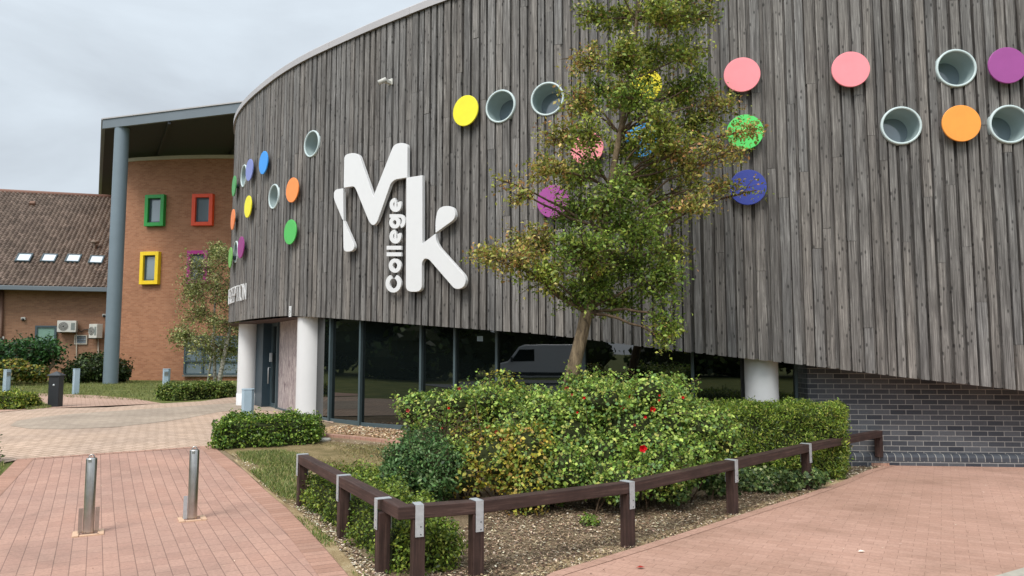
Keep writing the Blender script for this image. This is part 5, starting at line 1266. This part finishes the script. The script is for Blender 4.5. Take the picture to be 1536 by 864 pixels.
# far shrubs by the low building
def far_bush(name, blobs, lab, leaf, cols, N, **k): return bush(name, blobs, lab, 'bush', leaf, cols, None, N, group='shrubs against the low brick building', **k)
SY = 33.5
root = make_tree('sumac_tree', [P(66, 572, SY), P(72, 556, SY), P(80, 545, SY), P(76, 530, SY)], [0.1, 0.09, 0.07, 0.05], [(P(x, y, SY), (rx*SY/F_PX, 1.2, ry*SY/F_PX), 1.0) for x, y, rx, ry in ((70, 525, 24, 12), (40, 524, 28, 13), (5, 526, 30, 14), (-30, 528, 30, 16), (55, 538, 22, 10), (20, 540, 25, 10))],
                 'spreading flat topped dark shrub tree under the frosted window', 'tree', 0.16, [(36, 66, 36), (52, 90, 46), (76, 116, 58)], None, 34, 46, 'bark', seed=9, twr=0.012, droop=0.3)
far_bush('flowering_bush', [bl(18, 556, 28, 17, 31.5), bl(50, 560, 22, 13, 31.8), (bl(-15, 556, 26, 16, 31.6))], 'bush with yellow and reddish leaves below the spreading shrub tree', 0.13, [(74, 96, 40), (120, 130, 52), (160, 152, 64), (134, 110, 56), (66, 90, 40)], 3600, seed=12)
far_bush('holly_bush', [bl(140, 553, 34, 22, 34.6), bl(165, 556, 30, 18, 34.9), bl(112, 562, 20, 12, 34), bl(182, 562, 12, 12, 35.2)], 'dark spiky bush at the foot of the grey column', 0.14, [(36, 52, 26), (54, 72, 34), (78, 96, 46)], 5200, seed=13, sprays=40)
far_bush('far_shrub', [bl(392, 530, 26, 26, 42), bl(420, 528, 26, 30, 44)], 'leafy shrub glimpsed beyond the dark slat fence', 0.2, [(60, 80, 40), (90, 112, 52), (116, 132, 66)], 3000, seed=14)

# grass blades, mulch chips, fallen leaves, gravel : stuff
def in_poly(poly):
    xs = [p.x for p in poly]; ys = [p.y for p in poly]
    while True:
        x, y = random.uniform(min(xs), max(xs)), random.uniform(min(ys), max(ys)); c = False; j = len(poly)-1
        for i in range(len(poly)):
            if (poly[i].y > y) != (poly[j].y > y) and x < (poly[j].x-poly[i].x)*(y-poly[i].y)/(poly[j].y-poly[i].y)+poly[i].x: c = not c
            j = i
        if c: return x, y
def blades(name, poly, N, h, cols, patch=0.0, lay=0.012):
    mb_pos = []; k = 0
    V, Fc, Cl = [], [], []
    pal = palette(N*2, cols, None, 0.15); tries = 0
    while k < N and tries < N*6:
        tries += 1
        x, y = in_poly(poly)
        if patch and (math.sin(x*3.1+math.sin(y*2.3)*2)+math.sin(y*4.1+x*1.7))*0.5 < patch*2-1+random.uniform(-.5, .5): continue
        z = g(x, y)+lay; a = random.uniform(0, 2*PI); hh = h*random.uniform(0.4, 1.3); w = 0.004+hh*0.05; lx, ly = random.gauss(0, .5)*hh, random.gauss(0, .5)*hh
        n = len(V); V += [(x-math.cos(a)*w, y-math.sin(a)*w, z), (x+math.cos(a)*w, y+math.sin(a)*w, z), (x+lx, y+ly, z+hh)]; Fc.append((n, n+1, n+2)); Cl.append(tuple(pal[k])); k += 1
    m = MB(); m.v = V; m.f = Fc; m.uv = [[(0, 0)]*3]*len(Fc); m.col = Cl; m.sm = [False]*len(Fc)
    o = m.build(name, M['leaf'], origin=(V[0][0], V[0][1], V[0][2])); o['kind'] = 'stuff'; return o
GR = [(84, 104, 50), (112, 130, 64), (142, 150, 84), (176, 168, 114)]
blades('grass', fp((355, 682), (470, 675), (455, 700), (452, 757), (432, 758), (372, 706)), 15000, 0.05, GR, 0.48)
blades('grass', fp((480, 668), (620, 670), (640, 690), (560, 706), (470, 712)), 5000, 0.035, [(110, 112, 66), (150, 140, 92), (170, 156, 110)], 0.45)
blades('grass', fp((-60, 590), (240, 603), (360, 596), (345, 572), (-60, 572)), 16000, 0.07, [(84, 96, 48), (110, 118, 62), (136, 134, 80)], 0.1)
blades('grass', fp((40, 616), (78, 612), (60, 604), (40, 606)), 2500, 0.06, GR, 0.0)
blades('grass', fp((-60, 735), (2, 715), (6, 696), (-60, 690)), 1500, 0.05, GR, 0.1)
blades('grass', fp((440, 765), (520, 830), (560, 880), (530, 866), (470, 806), (430, 768)), 500, 0.03, GR, 0.6)
def chips(name, poly, N, size, cols, lay=0.014, tilt=0.35, w=None, k=1.0, asp=(0.3, 0.6)):
    m = MB(); pal = palette(N, cols, w, 0.12, k)
    for i in range(N):
        x, y = in_poly(poly); z = g(x, y)+lay+random.uniform(0.0, 0.012); a = random.uniform(0, 2*PI); s1 = size*random.uniform(0.4, 1.3); s2 = s1*random.uniform(*asp)
        u = Vector((math.cos(a), math.sin(a), random.gauss(0, tilt*.5))); v = Vector((-math.sin(a), math.cos(a), random.gauss(0, tilt*.5))); c = Vector((x, y, z+abs(u.z)*s1*.5))
        m.add([c-u*s1*.5-v*s2*.35, c+u*s1*.4-v*s2*.5, c+u*s1*.5+v*s2*.3, c-u*s1*.3+v*s2*.5], None, tuple(pal[i]))
    o = m.build(name, M['vcol']); o['kind'] = 'stuff'; return o
CHC = [(96, 74, 58), (140, 116, 92), (178, 156, 128), (212, 196, 168), (70, 54, 44), (232, 222, 200)]
chips('bark_chips', fp((640, 870), (830, 868), (900, 843), (1000, 812), (1100, 780), (1200, 748), (1255, 722), (1200, 725), (1050, 745), (900, 755), (740, 765), (700, 790)), 22000, 0.026, CHC, w=[3, 4, 3, 1.2, 3, .3])
chips('bark_chips', fp((440, 762), (500, 815), (560, 890), (620, 900), (560, 850), (500, 795), (455, 750)), 2200, 0.026, CHC)
chips('bark_chips', fp((345, 682), (400, 735), (440, 765), (450, 745), (400, 712), (365, 682)), 900, 0.022, CHC)
chips('bark_chips', fp((1262, 722), (1330, 703), (1310, 699), (1265, 703)), 600, 0.03, CHC)
chips('bark_chips', fp((480, 662), (620, 668), (640, 680), (520, 676)), 900, 0.025, CHC)
chips('gravel_stones', fp((497, 641), (520, 640), (600, 646), (640, 650), (640, 666), (602, 662), (540, 655), (495, 651)), 6000, 0.03, [(170, 134, 100), (206, 176, 138), (232, 214, 186), (140, 108, 80)], lay=0.018, asp=(0.7, 1.0))
chips('fallen_debris', fp((560, 880), (830, 866), (1100, 790), (1300, 712), (1536, 705), (1536, 840), (1100, 900), (600, 960)), 150, 0.016, CHC, lay=0.028)
chips('fallen_debris', fp((-10, 760), (25, 700), (318, 678), (430, 775), (520, 880), (500, 960), (-10, 960)), 110, 0.014, CHC, lay=0.034)
for (x, y, c_, sc, lab) in ((961, 858.5, (150, 40, 30), .035, 'small dark red fallen leaf on the paving by the bed'), (1292.5, 834, (236, 232, 216), .03, 'pale fallen petal on the right paving')):
    q = G(x, y, 0.036); m = MB(); m.add([q+Vector((-sc, 0, 0)), q+Vector((0, -sc*.6, .006)), q+Vector((sc, 0, .002)), q+Vector((0, sc*.7, .008))], None, tuple(lin(v) for v in c_)); tag(m.build('fallen_leaf', M['vcol']), lab, 'leaf')

# ================================================================ BEHIND THE CAMERA (seen only as reflections in the glazing)
def back_tree(x, y, h, w, lab, seed):
    r = random.Random(seed); bl_ = []
    for _ in range(12): bl_.append(((x+r.uniform(-.5, .5)*w, y+r.uniform(-.4, .4)*w, h*r.uniform(.12, .85)), (w*r.uniform(.25, .4), w*r.uniform(.25, .4), h*r.uniform(.14, .22))))
    bush('leafy_tree', bl_, lab, 'tree', 0.5, [(44, 60, 26), (66, 84, 36), (90, 108, 48)], None, 2600, 0, 'trees across the car park', seed=seed, core=0.85)
for i, (x, y) in enumerate([(-34, 2), (-33, -9), (-30, -19), (-22, -27), (-12, -31), (-2, -33), (8, -32), (18, -29), (27, -22), (-36, 12), (33, -12), (-28, -24), (3, -35), (-38, 20), (-42, 28), (-46, 36), (-40, 6), (-50, 44)]):
    back_tree(x, y, 7.5+(i*37 % 5)*0.6, 7.5, 'leafy tree across the car park, seen only as a dark reflection', 40+i)

# white van parked behind the camera, mirrored in the glazing
vp = Vector((-17.3, -9.7, 0.024)); fx = Vector((-0.78, 0.624, 0)).normalized(); fy = Vector((-fx.y, fx.x, 0))
van = thing('parked_van', vp, 'white panel van parked across the car park, mirrored in the glazing behind the tree trunk', 'van')
body = [(-2.45, .35), (2.35, .35), (2.5, .55), (2.48, .85), (2.1, 1.08), (1.65, 1.2), (1.05, 1.95), (.75, 2.08), (-2.4, 2.1), (-2.5, 1.9), (-2.5, .5)]
M['van_white'] = painted('van_paint', rgb(225, 228, 230), 0.25, wear=0.04)
mb = MB(); mb.prism(body, (fx, ZU, fy), vp, -0.95, 0.95); mb.build('body', M['van_white'], van, bevel=0.06)
for s_ in (-1, 1):
    mb = MB(); mb.prism([(1.5, 1.2), (1.02, 1.82), (.25, 1.85), (.25, 1.2)], (fx, ZU, fy), vp, 0.952*s_ if s_ > 0 else -0.965, 0.965 if s_ > 0 else -0.952); mb.build('side_window', M['glass'], van)
    mb = MB(); mb.box(vp+fx*1.45+fy*s_*1.08+ZU*1.3, (0.12, 0.2, 0.26), (fx, fy, ZU)); mb.build('mirror', M['black'], van, bevel=0.02)
    mb = MB(); mb.box(vp+fx*2.42+fy*s_*0.74+ZU*0.86, (0.1, 0.3, 0.16), (fx, fy, ZU)); mb.build('headlight', M['galv'], van, bevel=0.03)
    mb = MB(); mb.prism([(-2.3, .45), (2.2, .45), (2.2, .62), (-2.3, .62)], (fx, ZU, fy), vp, 0.952 if s_ > 0 else -0.975, 0.975 if s_ > 0 else -0.952); mb.build('rubbing_strip', M['black'], van)
    for q in (-1.6, 1.55):
        c = vp+fx*q+fy*s_*0.80+ZU*0.33
        mb = MB(); mb.lathe(c, [(0.2, 0.172), (0.31, 0.172), (0.34, 0.14), (0.34, -.1)], 28, (fx, ZU, fy*s_)); wh = mb.build('wheel', M['black'], van)
        mb = MB(); mb.lathe(c, [(0.21, 0.16), (0.15, 0.176), (0.0001, 0.18)], 20, (fx, ZU, fy*s_)); mb.build('rim', M['galv'], wh)
mb = MB(); mb.prism([(1.62, 1.24), (1.10, 1.90), (1.13, 1.92), (1.66, 1.25)], (fx, ZU, fy), vp, -0.82, 0.82); mb.build('windscreen', M['glass'], van)

# ================================================================ LIGHT, SKY, CAMERA
SUN_EL, SUN_AZ = math.radians(52), math.radians(205)   # azimuth clockwise from +Y
sd = bpy.data.lights.new('sun', 'SUN'); sd.energy = 2.1; sd.angle = math.radians(24); sd.color = (1.0, 0.96, 0.90)
so = bpy.data.objects.new('sun', sd); C.objects.link(so)
dirv = Vector((math.sin(SUN_AZ)*math.cos(SUN_EL), math.cos(SUN_AZ)*math.cos(SUN_EL), math.sin(SUN_EL)))
so.rotation_euler = dirv.to_track_quat('Z', 'Y').to_euler(); so.location = dirv*50
W = bpy.data.worlds.new('World'); bpy.context.scene.world = W; W.use_nodes = True; nt = W.node_tree
bg = nt.nodes['Background']; sky = nt.nodes.new('ShaderNodeTexSky'); sky.sky_type = 'NISHITA'; sky.sun_disc = False
sky.sun_elevation = SUN_EL; sky.sun_rotation = SUN_AZ; sky.dust_density = 3.0; sky.ozone_density = 1.0
tc = nt.nodes.new('ShaderNodeTexCoord'); mp = nt.nodes.new('ShaderNodeMapping'); mp.inputs['Scale'].default_value = (1.0, 1.0, 3.2)
nt.links.new(tc.outputs['Generated'], mp.inputs['Vector'])
no = nt.nodes.new('ShaderNodeTexNoise'); no.inputs['Scale'].default_value = 2.1; no.inputs['Detail'].default_value = 6; no.inputs['Roughness'].default_value = 0.52; no.inputs['Distortion'].default_value = 0.4
nt.links.new(mp.outputs['Vector'], no.inputs['Vector'])
cr = nt.nodes.new('ShaderNodeValToRGB'); cr.color_ramp.elements[0].position = 0.36; cr.color_ramp.elements[0].color = (4.7, 5.15, 5.6, 1)
cr.color_ramp.elements[1].position = 0.66; cr.color_ramp.elements[1].color = (6.4, 7.1, 7.7, 1)
nt.links.new(no.outputs['Fac'], cr.inputs['Fac'])
mx = nt.nodes.new('ShaderNodeMix'); mx.data_type = 'RGBA'; mx.inputs[0].default_value = 0.9
nt.links.new(sky.outputs[0], mx.inputs[6]); nt.links.new(cr.outputs[0], mx.inputs[7]); nt.links.new(tc.outputs['Generated'], (dp := nt.nodes.new('ShaderNodeVectorMath')).inputs[0]); dp.operation = 'DOT_PRODUCT'; dp.inputs[1].default_value = dirv
mr = nt.nodes.new('ShaderNodeMapRange'); mr.inputs[1].default_value = 0.1; mr.inputs[2].default_value = 1.0; mr.inputs[3].default_value = 1.0; mr.inputs[4].default_value = 1.9
nt.links.new(dp.outputs['Value'], mr.inputs[0]); vm = nt.nodes.new('ShaderNodeVectorMath'); vm.operation = 'SCALE'
nt.links.new(mx.outputs[2], vm.inputs[0]); nt.links.new(mr.outputs[0], vm.inputs['Scale']); nt.links.new(vm.outputs[0], bg.inputs['Color'])
bg.inputs['Strength'].default_value = 0.1
cd = bpy.data.cameras.new('camera'); co = bpy.data.objects.new('camera', cd); C.objects.link(co)
cd.sensor_width = 36; cd.lens = F_PX/1536*36; cd.clip_end = 3000; cd.clip_start = 0.05
co.location = (0, 0, EYE); co.rotation_euler = (PI/2+TH, 0, 0)
sc = bpy.context.scene; sc.camera = co
sc.view_settings.view_transform = 'Standard'; sc.view_settings.look = 'None'; sc.view_settings.gamma = 1; sc.view_settings.use_curve_mapping = False; sc.view_settings.exposure = 0.42
sc.render.engine = 'CYCLES'
sc.cycles.max_bounces = 6; sc.cycles.transparent_max_bounces = 4
